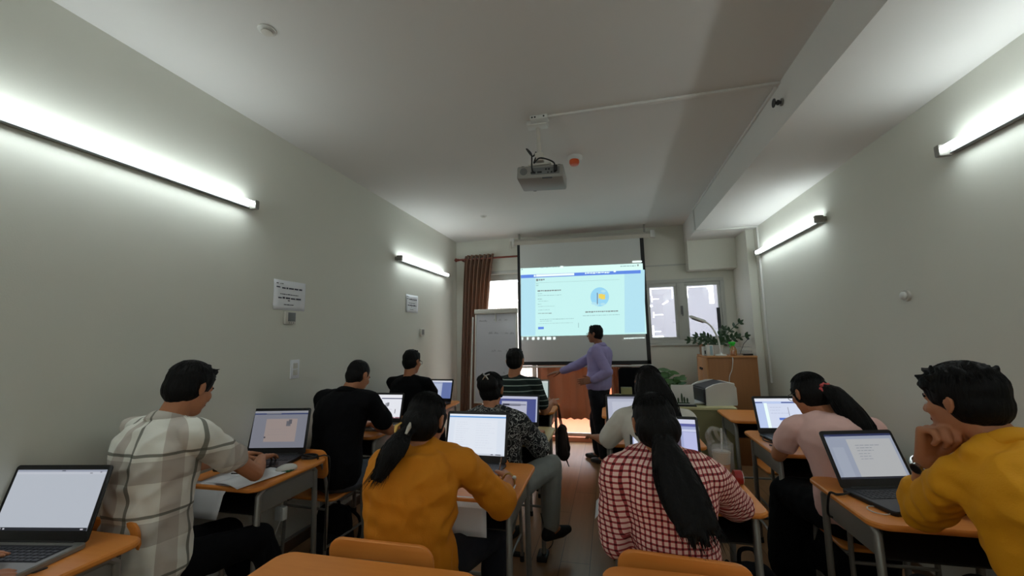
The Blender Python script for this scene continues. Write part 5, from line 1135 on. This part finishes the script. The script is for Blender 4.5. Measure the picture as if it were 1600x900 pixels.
backpack('b', 'black bag on the floor under the chair of the short-haired man', (-1.93, 2.62, 0), .0, h_=.33, w_=.30)
t = thing('hanging_bag', 'dark brown bag hanging from the desk of the man in the striped jersey', 'bag', (-.525, 4.28, .22), world=True)
MT['brownbag'] = mat('dark brown cloth', L(44, 32, 28), .9, bump=.3, bscale=120)
m = MB(); m.cap((-.51, 4.22, .30), (-.52, 4.25, .52), .055, .04); m.cap((-.50, 4.36, .30), (-.515, 4.33, .52), .055, .04); m.cap((-.50, 4.24, .27), (-.50, 4.35, .27), .05, .05); m.box(-.535, -.475, 4.22, 4.36, .27, .52); organic(m, 'bag_body', 'brownbag', t, .009, 4, .006, 12)
for y in (4.24, 4.33): MB().tube(spline([(-.515, y, .53), (-.535, y+.01, .64), (-.545, (y+4.28)/2, .745), (-.56, 4.28, .76)]), .007, 6).build('bag_strap', 'brownbag', t)
MB().tube(spline([(-.49, 4.22, .27), (-.455, 4.2, .20), (-.46, 4.27, .17), (-.49, 4.33, .24)]), .005, 6).build('bag_cord', 'brownbag', t)
# iced drink in its carrier bag
dp = V((.52, 2.30, .75)); t = thing('iced_drink', 'plastic cup of orange iced tea in a clear carrier bag with a straw', 'drink', tuple(dp))
MB().lathe([(.001, .003), (.032, .003), (.044, .135), (.045, .140), (.043, .140), (.031, .006)]).build('cup', 'plastic', t)
MB().lathe([(.001, .006), (.031, .006), (.0375, .075), (.001, .076)]).build('tea', mat('orange tea', L(226, 140, 50), .2), t)
MB().lathe([(.0375, .077), (.043, .132), (.001, .133)]).build('milk_foam', mat('pale milky foam', L(196, 186, 168), .5), t)
MB().lathe([(.046, .138), (.046, .144), (.036, .160), (.012, .168), (.001, .168)]).build('lid', 'plastic', t)
MB().tube([(.0, 0, .06), (.008, -.004, .245)], .0045, 8).build('straw', 'white', t)
m = MB(); rings = []
for z, q in ((.002, .040), (.06, .050), (.13, .056), (.16, .060), (.175, .052)):
    rings.append([V(((q+.006*math.sin(a*5+z*40))*math.cos(a), (q+.006*math.cos(a*4+z*30))*math.sin(a), z)) for a in [k_*math.pi/16 for k_ in range(32)]])
m.ring_loft(rings, close=False); m.build('carrier_bag', 'plastic', t)
m = MB(); m.tube(spline([(-.05, 0, .165), (-.06, 0, .21), (-.03, .0, .245), (-.01, 0, .20), (.03, 0, .17)]), .010, 6, 0); m.tube(spline([(-.03, .02, .17), (-.045, .01, .23), (.0, .0, .235), (.045, .0, .165)]), .009, 6); m.build('bag_handle', MT['plastic'], t)
t = thing('round_tin', 'small round red tin lying beside the iced drink', 'tin', (.565, 2.235, .75)); m = MB(); m.cyl((-.012, 0, .032), (.022, 0, .032), .032, n=28); m.build('tin_body', 'red', t); m = MB(); m.cyl((.022, 0, .032), (.026, 0, .032), .028, n=28); m.build('tin_rim', 'white', t)
m = MB(); m.ell((-.03, .01, .014), (.03, .012, .013)); m.build('tin_lid_tab', 'red', t)
sheet('paper_sheet', 'white paper sticking out over the aisle left of the checked blouse', [[V((-.10+.20*i/6, 1.93+.20*j/6, .7515 if i > 2 else .7515-.018*(3-i)**1.4)) for i in range(7)] for j in range(7)])
sheet('paper_sheet', 'white sheet hanging off the near edge of the mustard-top desk', [[V((-.735+.17*i/6, 1.81 if j > 0 else 1.85, .752-.030*j)) for i in range(7)] for j in range(6)])
sheet('paper_sheet', 'white sheet lying beside the pen hand of the woman in mustard', flat(-.62, 1.86, .15, .16, .05))
# power brick on floor
t = thing('power_brick', 'black power brick on the aisle floor with its cable up a desk leg', 'charger', (-.50, 2.86, 0)); MB().box(-.035, .035, -.06, .06, 0, .035, bev=.008).build('brick_body', 'black', t)
MB().tube(spline([(0, .06, .018), (.03, .12, .012), (.06, .06, .09), (.02, .0, .18), (.0, -.04, .3)]), .0035, 6).build('cord', 'black', t)
t = tag(MB().box(-.09, .09, -.02, .02, 0, .018, bev=.004).build('shoe_strap', 'rubber'), 'black strip lying on the floor beneath the mustard-top desk', 'strip'); t.location = (-.72, 2.86, 0)
m = MB(); c_ = V((1.02, 2.01, .7535)); m.tube(spline([(1.035, 2.13, .764), (1.02, 2.10, .756), (1.06, 2.03, .7535)])+[c_+V((.035*math.cos(a), .04*math.sin(a), .001*a*.2)) for a in [k_*.4 for k_ in range(17)]], .0022, 6); tag(m.build('charging_cable', 'white'), 'thin white cable looped on the desk beside the black laptop', 'cable')
m = MB(); m.tube(spline([(1.005, 2.17, .762), (.965, 2.14, .765), (.945, 2.16, .755), (.925, 2.18, .75), (.92, 2.2, .66), (.96, 2.26, .62)]), .005, 6); tag(m.build('power_cable', 'black'), 'black cable dropping off the desk behind the black laptop', 'cable')
m = MB(); m.tube(spline([(1.03, 3.16, .765), (1.0, 3.20, .757), (.97, 3.10, .756), (1.01, 3.02, .756), (1.05, 2.98, .756), (1.0, 2.93, .757), (.96, 2.98, .756)]), .004, 6); tag(m.build('power_cable', 'black'), 'black cable curled on the desk of the woman in pink', 'cable')
m = MB(); m.tube([(1.0, 3.02, .758), (1.06, 3.08, .758)], .005, 8); tag(m.build('pen', 'orange'), 'reddish pen beside the curled cable on the pink-shirt desk', 'pen')

for o in bpy.data.objects:
    if '_o' in o: del o['_o']
